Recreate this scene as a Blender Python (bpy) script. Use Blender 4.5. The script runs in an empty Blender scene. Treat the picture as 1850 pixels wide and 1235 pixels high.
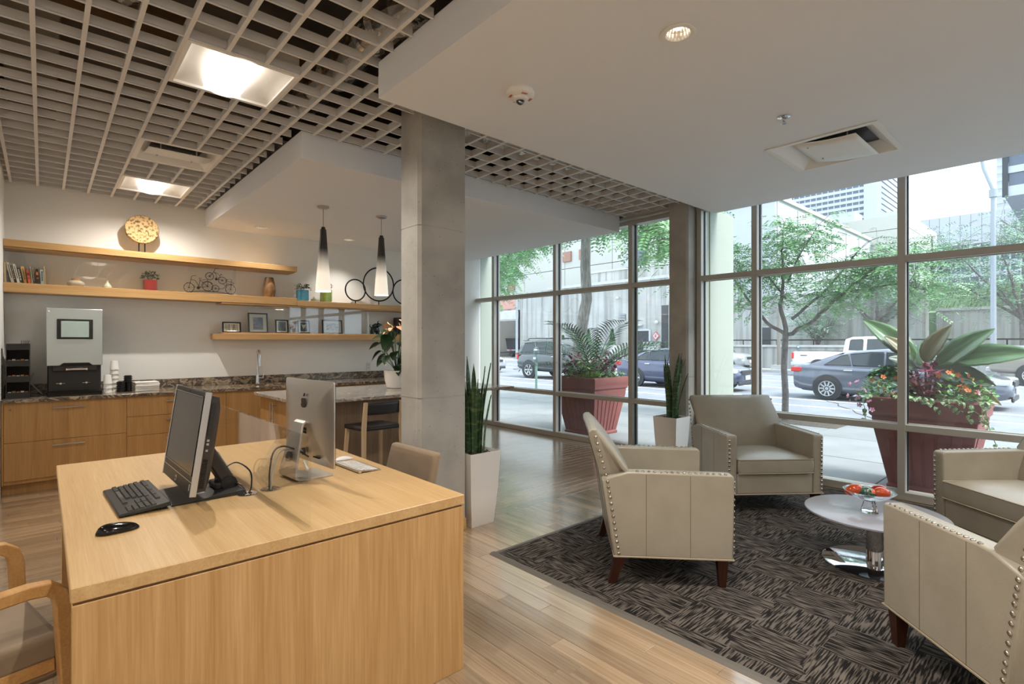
import bpy, bmesh, math, random
from mathutils import Vector as V, Matrix
R = math.radians
PI = math.pi
sc = bpy.context.scene
C = sc.collection
rnd = random.Random(7)

# ------------------------------------------------------------------ camera, sky, exposure
cam = bpy.data.objects.new('camera', bpy.data.cameras.new('camera'))
C.objects.link(cam)
cam.location = (0, 0, 1.42)
cam.rotation_euler = (PI/2, 0, -R(41.94))
cam.data.sensor_width = 36
cam.data.lens = 943.6/1850*36
cam.data.shift_y = 0.0011
cam.data.clip_end = 600
sc.camera = cam
world = bpy.data.worlds.new('overcast_sky')
sc.world = world
world.use_nodes = True
bg = world.node_tree.nodes['Background']
bg.inputs[0].default_value = (0.80, 0.91, 1.0, 1)
bg.inputs[1].default_value = 1.2
sun = bpy.data.objects.new('sun', bpy.data.lights.new('sun', 'SUN'))
C.objects.link(sun)
sun.data.energy = 2.2
sun.data.angle = R(25)
sun.data.color = (1.0, 0.96, 0.9)
sun.rotation_euler = (R(38), 0, R(15))     # high hazy sun, over our own roof
vs = sc.view_settings
vs.view_transform = 'Standard'
vs.look = 'None'
vs.exposure = 1.58
vs.gamma = 1.0
vs.use_curve_mapping = False
cy = sc.cycles
cy.use_denoising = True
cy.max_bounces = 10
cy.diffuse_bounces = 5
cy.glossy_bounces = 4
cy.transmission_bounces = 8
cy.transparent_max_bounces = 24
cy.caustics_reflective = False
cy.caustics_refractive = False
cy.sample_clamp_indirect = 6.0
WARM = (1.0, 0.95, 0.88)
LAMP = 1.0           # radiance of the troffers' frosted lenses
TUBE = 43            # the lamps inside each troffer

# ------------------------------------------------------------------ helpers
def s3(r, g, b):
    return tuple(((c/255)/12.92 if c/255 <= .04045 else ((c/255+.055)/1.055)**2.4) for c in (r, g, b))

class MB:
    """collects shapes, then becomes ONE mesh object"""
    def __init__(s):
        s.v = []; s.f = []
    def add(s, vs, fs, m=None):
        o = len(s.v)
        s.v += [tuple(m @ V(p)) for p in vs] if m is not None else [tuple(p) for p in vs]
        s.f += [tuple(i+o for i in f) for f in fs]
        return s
    def box(s, x0, x1, y0, y1, z0, z1, b=0, m=None):
        if b <= 0:
            vs = [(x, y, z) for x in (x0, x1) for y in (y0, y1) for z in (z0, z1)]
            fs = [(0,1,3,2),(4,6,7,5),(0,4,5,1),(2,3,7,6),(0,2,6,4),(1,5,7,3)]
            return s.add(vs, fs, m)
        b = min(b, .49*abs(x1-x0), .49*abs(y1-y0), .49*abs(z1-z0))
        vs = []; idx = {}
        lo, hi = (x0, y0, z0), (x1, y1, z1)
        for sx in (0, 1):
            for sy in (0, 1):
                for sz in (0, 1):
                    sg = (sx, sy, sz)
                    for a in range(3):
                        p = []
                        for k in range(3):
                            e = hi[k] if sg[k] else lo[k]
                            p.append(e if k == a else e + (-b if sg[k] else b))
                        idx[sg, a] = len(vs); vs.append(p)
        fs = []
        for a in range(3):
            u, w = (a+1) % 3, (a+2) % 3
            for d in (0, 1):
                q = []
                for (i, j) in ((0,0),(1,0),(1,1),(0,1)):
                    sg = [0,0,0]; sg[a] = d; sg[u] = i; sg[w] = j
                    q.append(idx[tuple(sg), a])
                fs.append(tuple(q if d else q[::-1]))
                for e in (0, 1):
                    # edge between face (a,d) and face (u,e): handled once for a, u
                    sg0 = [0,0,0]; sg0[a] = d; sg0[u] = e; sg0[w] = 0
                    sg1 = list(sg0); sg1[w] = 1
                    sg0, sg1 = tuple(sg0), tuple(sg1)
                    q = (idx[sg0, a], idx[sg1, a], idx[sg1, u], idx[sg0, u])
                    fs.append(q if d == e else q[::-1])
        for sx in (0, 1):
            for sy in (0, 1):
                for sz in (0, 1):
                    t = tuple(idx[(sx, sy, sz), a] for a in range(3))
                    fs.append(t if (sx+sy+sz) % 2 else t[::-1])
        return s.add(vs, fs, m)
    def loft(s, rings, caps=True, closed=False, m=None):
        n = len(rings[0]); vs = [p for r in rings for p in r]; fs = []
        k = len(rings)
        for i in range(k if closed else k-1):
            a, b = i*n, ((i+1) % k)*n
            for j in range(n):
                fs.append((a+j, a+(j+1) % n, b+(j+1) % n, b+j))
        if caps and not closed:
            fs.append(tuple(range(n))[::-1]); fs.append(tuple((k-1)*n+i for i in range(n)))
        return s.add(vs, fs, m)
    def cyl(s, p0, p1, r0, r1=None, n=16, caps=True, m=None):
        return s.tube([p0, p1], [r0, r0 if r1 is None else r1], n, caps, m=m)
    def tube(s, pts, r, n=8, caps=True, closed=False, m=None):
        pts = [V(p) for p in pts]; k = len(pts)
        rr = list(r) if isinstance(r, (list, tuple)) else [r]*k
        rings = []; up = None
        for i, p in enumerate(pts):
            if closed: t = pts[(i+1) % k]-pts[i-1]
            else: t = pts[min(i+1, k-1)]-pts[max(i-1, 0)]
            t.normalize()
            if up is None:
                up = V((0,0,1)) if abs(t.z) < .9 else V((1,0,0))
            a = up - t*up.dot(t)
            if a.length < 1e-5: a = t.orthogonal()
            a.normalize(); up = a; b = t.cross(a)
            rings.append([tuple(p+(a*math.cos(2*PI*j/n)+b*math.sin(2*PI*j/n))*rr[i]) for j in range(n)])
        return s.loft(rings, caps, closed, m)
    def lathe(s, prof, n=24, c=(0,0,0), caps=True, m=None, sq=None):
        rings = []
        for r, z in prof:
            ring = []
            for j in range(n):
                a = 2*PI*j/n; x, y = math.cos(a), math.sin(a)
                if sq:
                    q = (abs(x)**sq+abs(y)**sq)**(-1/sq); x *= q; y *= q
                ring.append((c[0]+max(r, 1e-4)*x, c[1]+max(r, 1e-4)*y, c[2]+z))
            rings.append(ring)
        return s.loft(rings, caps, False, m)
    def prism(s, poly, axis, a, b, m=None):
        def P(u, w, t): return {'x': (t, u, w), 'y': (u, t, w), 'z': (u, w, t)}[axis]
        return s.loft([[P(u, w, a) for u, w in poly], [P(u, w, b) for u, w in poly]], True, False, m)
    def ell(s, c, rx, ry, rz, nu=16, nv=10, m=None):
        rings = []
        for i in range(nv+1):
            t = PI*i/nv; q = max(math.sin(t), .01)
            rings.append([(c[0]+rx*q*math.cos(2*PI*j/nu), c[1]+ry*q*math.sin(2*PI*j/nu), c[2]-rz*math.cos(t)) for j in range(nu)])
        return s.loft(rings, True, False, m)
    def grid(s, fn, nu, nv, m=None):
        vs = [fn(i/nu, j/nv) for i in range(nu+1) for j in range(nv+1)]
        fs = [(i*(nv+1)+j, (i+1)*(nv+1)+j, (i+1)*(nv+1)+j+1, i*(nv+1)+j+1) for i in range(nu) for j in range(nv)]
        return s.add(vs, fs, m)

def obj(name, mb, mt, parent=None, smooth=35, kind=None, fix=True):
    me = bpy.data.meshes.new(name)
    me.from_pydata(mb.v, [], mb.f)
    me.materials.append(mt)
    if fix:
        bm = bmesh.new(); bm.from_mesh(me)
        bmesh.ops.recalc_face_normals(bm, faces=bm.faces); bm.to_mesh(me); bm.free()
    if smooth:
        me.polygons.foreach_set('use_smooth', [True]*len(me.polygons))
        me.set_sharp_from_angle(angle=R(smooth))
    me.update()
    o = bpy.data.objects.new(name, me)
    C.objects.link(o)
    if parent is not None: o.parent = parent
    if kind: o['kind'] = kind
    return o

def tag(o, label, cat, group=None):
    o['label'] = label; o['category'] = cat
    if group: o['group'] = group
    return o

def thing(name, label, cat, loc=(0,0,0), rz=0, group=None):
    o = bpy.data.objects.new(name, None)
    o.empty_display_size = .1
    C.objects.link(o); o.location = loc; o.rotation_euler = (0, 0, rz)
    return tag(o, label, cat, group)

def struct(name, mb, mt, smooth=0):
    o = obj(name, mb, mt, None, smooth); o['kind'] = 'structure'; return o

def dup(o, loc=None, rz=None, label=None, parent=None):
    c = o.copy(); C.objects.link(c)
    if parent is not None: c.parent = parent
    if loc is not None: c.location = loc
    if rz is not None: c.rotation_euler = (0, 0, rz)
    if label: c['label'] = label
    for ch in list(o.children): dup(ch, parent=c)
    return c

def piece(o, loc=(0,0,0), rot=(0,0,0), parent=None, scale=None):
    """another piece sharing the mesh of o"""
    c = bpy.data.objects.new(o.name.split('.')[0], o.data); C.objects.link(c)
    c.parent = parent if parent is not None else o.parent
    c.location = loc; c.rotation_euler = rot
    if scale: c.scale = scale
    return c

def smoothpath(pts, k=6):
    P_ = [V(p) for p in pts]; P_ = [P_[0]*2-P_[1]]+P_+[P_[-1]*2-P_[-2]]; out = []
    for i in range(1, len(P_)-2):
        a, b, c, d = P_[i-1:i+3]
        for j in range(k):
            t = j/k; out.append(((b*2)+(c-a)*t+(a*2-b*5+c*4-d)*t*t+(b*3-a-c*3+d)*t**3)*.5)
    return out+[P_[-2]]

def T(x=0, y=0, z=0, rx=0, ry=0, rz=0):
    return Matrix.Translation((x, y, z)) @ Matrix.Rotation(rz, 4, 'Z') @ Matrix.Rotation(ry, 4, 'Y') @ Matrix.Rotation(rx, 4, 'X')

def text(body, size, mt, parent, m, depth=.0006, name='lettering'):
    cu = bpy.data.curves.new(name, 'FONT'); cu.body = body; cu.size = size; cu.extrude = depth
    cu.align_x = 'CENTER'; cu.align_y = 'CENTER'; cu.materials.append(mt)
    o = bpy.data.objects.new(name, cu); C.objects.link(o)
    me = bpy.data.meshes.new_from_object(o.evaluated_get(bpy.context.evaluated_depsgraph_get()))
    bpy.data.objects.remove(o)
    o = bpy.data.objects.new(name, me); C.objects.link(o); o.parent = parent; o.matrix_local = m
    return o

def bev(o, w, seg=3, ang=30):
    m = o.modifiers.new('bevel', 'BEVEL'); m.width = w; m.segments = seg; m.limit_method = 'ANGLE'; m.angle_limit = R(ang)
    m.harden_normals = False
    return o

# ------------------------------------------------------------------ materials
MATS = {}
def mat(name, col, rough=.5, metal=0, col2=None, ns=None, st=(1,1,1), lo=.35, hi=.65, bump=0, bs=None, bst=None, spec=.5, coat=0, rnd_amt=0, emit=0, trans=0, ior=1.45, alpha=1, sheen=0):
    m = bpy.data.materials.new(name); m.use_nodes = True; MATS[name] = m
    nt = m.node_tree; N = nt.nodes; L = nt.links
    b = N['Principled BSDF']
    b.inputs['Base Color'].default_value = (*col, 1)
    b.inputs['Roughness'].default_value = rough
    b.inputs['Metallic'].default_value = metal
    b.inputs['Specular IOR Level'].default_value = spec
    b.inputs['Coat Weight'].default_value = coat
    b.inputs['Coat Roughness'].default_value = .12
    if coat == 1 and name.startswith('floor'): b.inputs['Coat IOR'].default_value = 2.1; b.inputs['Coat Roughness'].default_value = .17
    b.inputs['Transmission Weight'].default_value = trans
    b.inputs['IOR'].default_value = ior
    b.inputs['Sheen Weight'].default_value = sheen
    if emit:
        b.inputs['Emission Color'].default_value = (*col, 1); b.inputs['Emission Strength'].default_value = emit
    def noise(scale, stretch, detail=5):
        tc = N.new('ShaderNodeTexCoord'); mp = N.new('ShaderNodeMapping'); mp.inputs['Scale'].default_value = stretch
        L.new(tc.outputs['Object'], mp.inputs['Vector'])
        nz = N.new('ShaderNodeTexNoise'); nz.inputs['Scale'].default_value = scale; nz.inputs['Detail'].default_value = detail
        L.new(mp.outputs[0], nz.inputs['Vector']); return nz
    out = None
    if col2 is not None:
        nz = noise(ns, st)
        rp = N.new('ShaderNodeValToRGB')
        rp.color_ramp.elements[0].position = lo; rp.color_ramp.elements[1].position = hi
        rp.color_ramp.elements[0].color = (*col, 1); rp.color_ramp.elements[1].color = (*col2, 1)
        L.new(nz.outputs['Fac'], rp.inputs['Fac']); out = rp.outputs['Color']
    if rnd_amt:
        oi = N.new('ShaderNodeObjectInfo'); mr = N.new('ShaderNodeMapRange')
        mr.inputs['To Min'].default_value = 1-rnd_amt; mr.inputs['To Max'].default_value = 1+rnd_amt*.6
        L.new(oi.outputs['Random'], mr.inputs['Value'])
        mx = N.new('ShaderNodeMix'); mx.data_type = 'RGBA'; mx.blend_type = 'MULTIPLY'; mx.inputs['Factor'].default_value = 1
        if out is not None: L.new(out, mx.inputs['A'])
        else: mx.inputs['A'].default_value = (*col, 1)
        L.new(mr.outputs['Result'], mx.inputs['B']); out = mx.outputs['Result']
    if out is not None: L.new(out, b.inputs['Base Color'])
    if bump:
        nz = noise(bs or ns or 50, bst or st)
        bp = N.new('ShaderNodeBump'); bp.inputs['Strength'].default_value = bump; bp.inputs['Distance'].default_value = .01
        L.new(nz.outputs['Fac'], bp.inputs['Height']); L.new(bp.outputs['Normal'], b.inputs['Normal'])
    return m

def wood(name, c1, c2, grain='z', rough=.42, fine=1.0, rnd_amt=0, coat=0):
    """veneer: broad figure plus fine pores, both stretched along the grain"""
    m = mat(name, c1, rough, coat=coat); nt = m.node_tree; N = nt.nodes; L = nt.links; b = N['Principled BSDF']
    tc = N.new('ShaderNodeTexCoord')
    def nz(across, along, detail):
        mp = N.new('ShaderNodeMapping')
        mp.inputs['Scale'].default_value = tuple(along if a == grain else across for a in 'xyz')
        L.new(tc.outputs['Object'], mp.inputs['Vector'])
        n = N.new('ShaderNodeTexNoise'); n.inputs['Scale'].default_value = 1; n.inputs['Detail'].default_value = detail
        n.inputs['Distortion'].default_value = .6
        if rnd_amt:
            n.noise_dimensions = '4D'; oi = N.new('ShaderNodeObjectInfo'); mu = N.new('ShaderNodeMath'); mu.operation = 'MULTIPLY'
            mu.inputs[1].default_value = 90; L.new(oi.outputs['Random'], mu.inputs[0]); L.new(mu.outputs[0], n.inputs['W'])
        L.new(mp.outputs[0], n.inputs['Vector']); return n
    a, f = nz(18*fine, .9*fine, 4), nz(150*fine, 3.5*fine, 3)
    rp = N.new('ShaderNodeValToRGB'); rp.color_ramp.elements[0].position = .3; rp.color_ramp.elements[1].position = .7
    rp.color_ramp.elements[0].color = (*c2, 1); rp.color_ramp.elements[1].color = (*c1, 1)
    ad = N.new('ShaderNodeMath'); ad.operation = 'MULTIPLY_ADD'; ad.inputs[1].default_value = .5
    h = N.new('ShaderNodeMath'); h.operation = 'MULTIPLY'; h.inputs[1].default_value = .5
    L.new(a.outputs['Fac'], h.inputs[0]); L.new(f.outputs['Fac'], ad.inputs[0]); L.new(h.outputs[0], ad.inputs[2])
    L.new(ad.outputs[0], rp.inputs['Fac']); out = rp.outputs['Color']
    if rnd_amt:
        oi = N.new('ShaderNodeObjectInfo'); mr = N.new('ShaderNodeMapRange')
        mr.inputs['To Min'].default_value = 1-rnd_amt; mr.inputs['To Max'].default_value = 1+rnd_amt*.5
        L.new(oi.outputs['Random'], mr.inputs['Value'])
        mx = N.new('ShaderNodeMix'); mx.data_type = 'RGBA'; mx.blend_type = 'MULTIPLY'; mx.inputs['Factor'].default_value = 1
        L.new(out, mx.inputs['A']); L.new(mr.outputs['Result'], mx.inputs['B']); out = mx.outputs['Result']
    L.new(out, b.inputs['Base Color'])
    bp = N.new('ShaderNodeBump'); bp.inputs['Strength'].default_value = .08; bp.inputs['Distance'].default_value = .004
    L.new(f.outputs['Fac'], bp.inputs['Height']); L.new(bp.outputs['Normal'], b.inputs['Normal'])
    return m

def glassmat(name, tint, ior=1.5, boost=1.0, dust_haze=0):
    """flat pane: clear with a Fresnel mirror"""
    m = bpy.data.materials.new(name); m.use_nodes = True; nt = m.node_tree; N = nt.nodes; L = nt.links
    for n in list(N): N.remove(n)
    o = N.new('ShaderNodeOutputMaterial'); mx = N.new('ShaderNodeMixShader'); t = N.new('ShaderNodeBsdfTransparent'); g = N.new('ShaderNodeBsdfGlossy')
    fr = N.new('ShaderNodeFresnel'); ge = N.new('ShaderNodeNewGeometry'); mr = N.new('ShaderNodeMapRange')   # a pane has no inside: same Fresnel from both faces
    mr.inputs['To Min'].default_value = ior; mr.inputs['To Max'].default_value = 1/ior
    L.new(ge.outputs['Backfacing'], mr.inputs['Value']); L.new(mr.outputs[0], fr.inputs['IOR'])
    mu = N.new('ShaderNodeMath'); mu.operation = 'MULTIPLY'; mu.inputs[1].default_value = boost; mu.use_clamp = True
    t.inputs[0].default_value = (*tint, 1); g.inputs['Roughness'].default_value = 0.0; g.inputs[0].default_value = (1,1,1,1)
    L.new(fr.outputs[0], mu.inputs[0]); L.new(mu.outputs[0], mx.inputs[0]); L.new(t.outputs[0], mx.inputs[1]); L.new(g.outputs[0], mx.inputs[2]); 
    if dust_haze:  # thin dust film that also imitates haze over the street view
        d = N.new('ShaderNodeBsdfTranslucent'); d.inputs[0].default_value = (.95, .98, 1, 1); m2 = N.new('ShaderNodeMixShader'); m2.inputs[0].default_value = dust_haze
        L.new(t.outputs[0], m2.inputs[1]); L.new(d.outputs[0], m2.inputs[2]); L.new(m2.outputs[0], mx.inputs[1])
    L.new(mx.outputs[0], o.inputs[0])
    MATS[name] = m
    return m

def stone(name, cols, scale=6, vein=None, rough=.12):
    """granite: warped bands in several colours with dark and pale veins"""
    m = mat(name, cols[0], rough); nt = m.node_tree; N = nt.nodes; L = nt.links; b = N['Principled BSDF']
    tc = N.new('ShaderNodeTexCoord'); mp = N.new('ShaderNodeMapping'); mp.inputs['Rotation'].default_value = (.3, .2, .6); mp.inputs['Scale'].default_value = (1, 1.6, 1.6)
    L.new(tc.outputs['Object'], mp.inputs['Vector'])
    nz = N.new('ShaderNodeTexNoise'); nz.inputs['Scale'].default_value = scale; nz.inputs['Detail'].default_value = 9; nz.inputs['Distortion'].default_value = 2.2
    L.new(mp.outputs[0], nz.inputs['Vector'])
    rp = N.new('ShaderNodeValToRGB'); el = rp.color_ramp.elements
    while len(el) < len(cols): el.new(.5)
    for i, c in enumerate(cols):
        el[i].position = .28+.44*i/(len(cols)-1); el[i].color = (*c, 1)
    L.new(nz.outputs['Fac'], rp.inputs['Fac']); out = rp.outputs['Color']
    if vein:
        vo = N.new('ShaderNodeTexVoronoi'); vo.feature = 'DISTANCE_TO_EDGE'; vo.inputs['Scale'].default_value = scale*.9
        wn = N.new('ShaderNodeMix'); wn.data_type = 'RGBA'; wn.blend_type = 'ADD'; wn.inputs['Factor'].default_value = .35
        L.new(mp.outputs[0], wn.inputs['A']); L.new(nz.outputs['Color'], wn.inputs['B']); L.new(wn.outputs['Result'], vo.inputs['Vector'])
        r2 = N.new('ShaderNodeValToRGB'); r2.color_ramp.elements[0].position = .0; r2.color_ramp.elements[1].position = .035
        r2.color_ramp.elements[0].color = (1,1,1,1); r2.color_ramp.elements[1].color = (0,0,0,1)
        L.new(vo.outputs['Distance'], r2.inputs['Fac'])
        mx = N.new('ShaderNodeMix'); mx.data_type = 'RGBA'; L.new(r2.outputs['Color'], mx.inputs['Factor']); L.new(out, mx.inputs['A']); mx.inputs['B'].default_value = (*vein, 1); out = mx.outputs['Result']
    L.new(out, b.inputs['Base Color'])
    return m

def concrete(name, c1, c2, boards=0, axis='y', rough=.85):
    """cast concrete: clouds, pin holes and, outdoors, board marks"""
    m = mat(name, c1, rough); nt = m.node_tree; N = nt.nodes; L = nt.links; b = N['Principled BSDF']
    tc = N.new('ShaderNodeTexCoord')
    n1 = N.new('ShaderNodeTexNoise'); n1.inputs['Scale'].default_value = .35 if boards else 3.0; n1.inputs['Detail'].default_value = 8
    L.new(tc.outputs['Object'], n1.inputs['Vector'])
    rp = N.new('ShaderNodeValToRGB'); rp.color_ramp.elements[0].position = .35; rp.color_ramp.elements[1].position = .65
    rp.color_ramp.elements[0].color = (*c2, 1); rp.color_ramp.elements[1].color = (*c1, 1); L.new(n1.outputs['Fac'], rp.inputs['Fac'])
    mx = N.new('ShaderNodeMix'); mx.data_type = 'RGBA'; mx.blend_type = 'MULTIPLY'; L.new(rp.outputs['Color'], mx.inputs['A'])
    if boards:
        mp = N.new('ShaderNodeMapping'); mp.inputs['Scale'].default_value = (boards, boards, .12); L.new(tc.outputs['Object'], mp.inputs['Vector'])
        n2 = N.new('ShaderNodeTexNoise'); n2.inputs['Scale'].default_value = 1; n2.inputs['Detail'].default_value = 3; L.new(mp.outputs[0], n2.inputs['Vector'])
        r2 = N.new('ShaderNodeValToRGB'); r2.color_ramp.elements[0].position = .35; r2.color_ramp.elements[1].position = .55
        r2.color_ramp.elements[0].color = (.62,.62,.62,1); r2.color_ramp.elements[1].color = (1,1,1,1); L.new(n2.outputs['Fac'], r2.inputs['Fac'])
        mx.inputs['Factor'].default_value = 1
    else:
        n2 = N.new('ShaderNodeTexVoronoi'); n2.inputs['Scale'].default_value = 22; n2.inputs['Randomness'].default_value = 1; L.new(tc.outputs['Object'], n2.inputs['Vector'])
        r2 = N.new('ShaderNodeValToRGB'); r2.color_ramp.elements[0].position = .055; r2.color_ramp.elements[1].position = .09
        r2.color_ramp.elements[0].color = (.25,.24,.22,1); r2.color_ramp.elements[1].color = (1,1,1,1); L.new(n2.outputs['Distance'], r2.inputs['Fac'])
        mx.inputs['Factor'].default_value = .8
    L.new(r2.outputs['Color'], mx.inputs['B']); L.new(mx.outputs['Result'], b.inputs['Base Color'])
    bp = N.new('ShaderNodeBump'); bp.inputs['Strength'].default_value = .25; bp.inputs['Distance'].default_value = .01
    L.new(r2.outputs['Color'], bp.inputs['Height']); L.new(bp.outputs['Normal'], b.inputs['Normal'])
    return m

def carpetmat():
    m = mat('carpet', (.1,.09,.08), .95, spec=.15); nt = m.node_tree; N = nt.nodes; L = nt.links; b = N['Principled BSDF']
    tc = N.new('ShaderNodeTexCoord')
    ck = N.new('ShaderNodeTexChecker'); ck.inputs['Scale'].default_value = 3.3
    ck.inputs['Color1'].default_value = (0,0,0,1); ck.inputs['Color2'].default_value = (1,1,1,1)
    wz = N.new('ShaderNodeTexNoise'); wz.inputs['Scale'].default_value = 9; L.new(tc.outputs['Object'], wz.inputs['Vector'])
    wm = N.new('ShaderNodeMix'); wm.data_type = 'RGBA'; wm.blend_type = 'ADD'; wm.inputs['Factor'].default_value = .12
    L.new(tc.outputs['Object'], wm.inputs['A']); L.new(wz.outputs['Color'], wm.inputs['B']); L.new(wm.outputs['Result'], ck.inputs['Vector'])
    def st(sx, sy):
        mp = N.new('ShaderNodeMapping'); mp.inputs['Scale'].default_value = (sx, sy, 1); L.new(tc.outputs['Object'], mp.inputs['Vector'])
        n = N.new('ShaderNodeTexNoise'); n.inputs['Scale'].default_value = 1; n.inputs['Detail'].default_value = 1.5; n.inputs['Roughness'].default_value = .5
        L.new(mp.outputs[0], n.inputs['Vector']); return n
    a, c = st(9, 120), st(120, 9)
    mx = N.new('ShaderNodeMix'); mx.data_type = 'FLOAT'
    L.new(ck.outputs['Fac'], mx.inputs['Factor']); L.new(a.outputs['Fac'], mx.inputs['A']); L.new(c.outputs['Fac'], mx.inputs['B'])
    rp = N.new('ShaderNodeValToRGB'); rp.color_ramp.elements[0].position = .46; rp.color_ramp.elements[1].position = .57
    rp.color_ramp.elements[0].color = (*s3(30,27,25), 1); rp.color_ramp.elements[1].color = (*s3(98,90,83), 1)
    L.new(mx.outputs['Result'], rp.inputs['Fac']); L.new(rp.outputs['Color'], b.inputs['Base Color'])
    bp = N.new('ShaderNodeBump'); bp.inputs['Strength'].default_value = .6; bp.inputs['Distance'].default_value = .006
    L.new(mx.outputs['Result'], bp.inputs['Height']); L.new(bp.outputs['Normal'], b.inputs['Normal'])
    return m

OAK1, OAK2 = s3(206,168,116), s3(174,130,78)
oak_x = wood('oak_grain_across', OAK1, OAK2, 'x')
oak_y = wood('oak_grain_deep', s3(208,174,124), s3(184,144,94), 'y', rough=.38)
oak_z = wood('oak_grain_upright', OAK1, OAK2, 'z')
oak_cab = wood('oak_cabinet', s3(190,148,94), s3(158,114,62), 'z', .45)
oak_dark = wood('oak_smoked', s3(150,122,92), s3(118,92,66), 'z', .5)
floor_x = wood('floor_oak_x', s3(196,170,138), s3(136,106,76), 'x', .24, .8, .3, coat=1)
floor_y = wood('floor_oak_y', s3(196,170,138), s3(136,106,76), 'y', .24, .8, .3, coat=1)
floor_gap = mat('floor_joint', s3(96,70,46), .6)
walnut = wood('dark_wood', s3(74,40,26), s3(44,22,14), 'z', .3)
paint = mat('wall_paint', s3(238,237,232), .7, bump=.012, bs=180)
soffit_paint = mat('soffit_paint', s3(238,240,244), .75, bump=.04, bs=160)
grid_paint = mat('grid_paint', s3(228,226,224), .6)
deck_dark = mat('plenum_dark', s3(112,104,96), .9, col2=s3(84,78,72), ns=1.2)
pipe_grey = mat('plenum_pipe', s3(120,112,102), .5, .4)
foil = mat('duct_foil', s3(205,200,192), .22, 1, bump=1.0, bs=16)
alu = mat('anodised_frame', s3(184,180,172), .4, .2)
gasket = mat('gasket_black', s3(28,32,36), .5)
steel = mat('brushed_steel', s3(190,190,192), .3, 1, bump=.05, bs=3, bst=(200, 2, 200))
chrome = mat('chrome', s3(225,225,228), .06, 1)
white_gloss = mat('white_gloss', s3(236,232,226), .18, coat=.4)
white_paper = mat('white_paper', s3(232,228,220), .8)
white_lamp = mat('lamp_reflector', s3(240,238,234), .5)
leather = mat('leather', s3(166,158,142), .25, col2=s3(154,146,130), ns=3, bump=.12, bs=260, spec=.5)
welt = mat('leather_welt', s3(168,154,132), .4)
stitch = mat('seam', s3(120,106,86), .7)
nail = mat('nailhead', s3(196,188,176), .22, 1)
taupe = mat('taupe_fabric', s3(138,117,92), .75, col2=s3(126,106,82), ns=8, sheen=.2)
black_plastic = mat('black_plastic', s3(42,40,38), .42)
black_gloss = mat('black_gloss', s3(22,21,20), .12)
key_black = mat('key_black', s3(66,62,58), .5)
screen_off = mat('screen_off', s3(48,42,38), .22)
charcoal = mat('charcoal', s3(56,50,46), .55)
iron = mat('black_iron', s3(34,32,30), .5, .5)
silver = mat('silver_plastic', s3(196,196,198), .3, .75)
imac_alu = mat('computer_aluminium', s3(204,198,190), .33, .85)
granite = stone('granite', [s3(60,54,50), s3(120,106,92), s3(74,66,60), s3(176,158,134), s3(92,80,70)], 5, s3(190,170,140))
granite_lt = stone('granite_island', [s3(120,112,104), s3(176,168,158), s3(140,130,120), s3(196,186,172), s3(120,104,90)], 4, s3(120,92,66))
column_conc = concrete('column_concrete', s3(186,182,174), s3(160,156,149))
carpet = carpetmat()
rug_edge = mat('rug_edge', s3(96,90,82), .5)
pane = glassmat('window_glass', (.92, .95, .965), 1.5, .8, .012)
clear = glassmat('clear_glass', (.985, .992, .988), 1.5, 1.0)
bowl_glass = glassmat('bowl_glass', (.97, .98, .98), 1.5, 1.6)
crystal = mat('crystal', (1,1,1), .02, trans=1, ior=1.45)
leaf_g = mat('leaf_green', s3(60,92,44), .35, col2=s3(38,66,30), ns=20)
leaf_dk = mat('leaf_dark', s3(44,70,36), .3, col2=s3(26,48,24), ns=18)
leaf_sv = mat('snake_leaf', s3(58,86,58), .4, col2=s3(118,136,86), ns=1, st=(14,14,40), lo=.5, hi=.68)
coral = mat('coral_bloom', s3(240,150,110), .35, col2=s3(226,176,140), ns=22)
soil = mat('potting_stones', s3(110,98,84), .8, col2=s3(60,52,44), ns=60, bump=.8, bs=60)
# ------------------------------------------------------------------ room shell
XW, YB, ZG, ZS, ZD = 5.78, 7.42, 3.067, 2.874, 4.2      # window wall, back wall, grid, soffit, deck
floor = struct('floor', MB().box(-2.4, 5.9, -3, YB+.1, -.2, -.005), floor_gap)
cam_f = V((.66842, .74379)); cam_r = V((.74379, -.66842))
def px(x, y, z):
    d = x*cam_f.x+y*cam_f.y
    if d < .3: return None
    return 925+943.6*(x*cam_r.x+y*cam_r.y)/d, 619.5-943.6*(z-1.42)/d
def covered(x, y):
    return (x > 2.3 and y < 2.65) or (.12 < x < 1.3 and 1.9 < y < 3.68) or (x < 1.4 and y < 1.85) or (x > .0 and y > 6.72) or (1.8 < x < 4 and 5.1 < y < 6)
planks = []
def run(axis, fixed0, fixed1, a0, a1):
    w = .095; k = fixed0; i = 0
    while k < fixed1-1e-4:
        w2 = min(w, fixed1-k); a = a0-rnd.random()*.8
        while a < a1-1e-4:
            ln = rnd.choice((.6, .75, .9, 1.05, 1.2)); b = min(a+ln, a1); aa = max(a, a0)
            if b-aa > .02: planks.append((axis, k, w2, aa, b-aa))
            a += ln
        k += w; i += 1
run('y', 1.2, 5.78, -3, 3.28)
run('x', 3.28, YB, -2.4, 5.78)
run('x', -3, 3.28, -2.4, 1.2)
seen, rest = [], []
for p in planks:
    ax, k, w, a, ln = p
    c = (k+w/2, a+ln/2) if ax == 'y' else (a+ln/2, k+w/2)
    q = px(c[0], c[1], 0)
    if q and -80 < q[0] < 1930 and q[1] < 1320 and not covered(*c): seen.append((c[0]*cam_f.x+c[1]*cam_f.y, p))
    else: rest.append(p)
seen.sort(key=lambda t: t[0])
rest += [p for _, p in seen[300:]]; seen = [p for _, p in seen[:300]]
pm = {}
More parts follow.
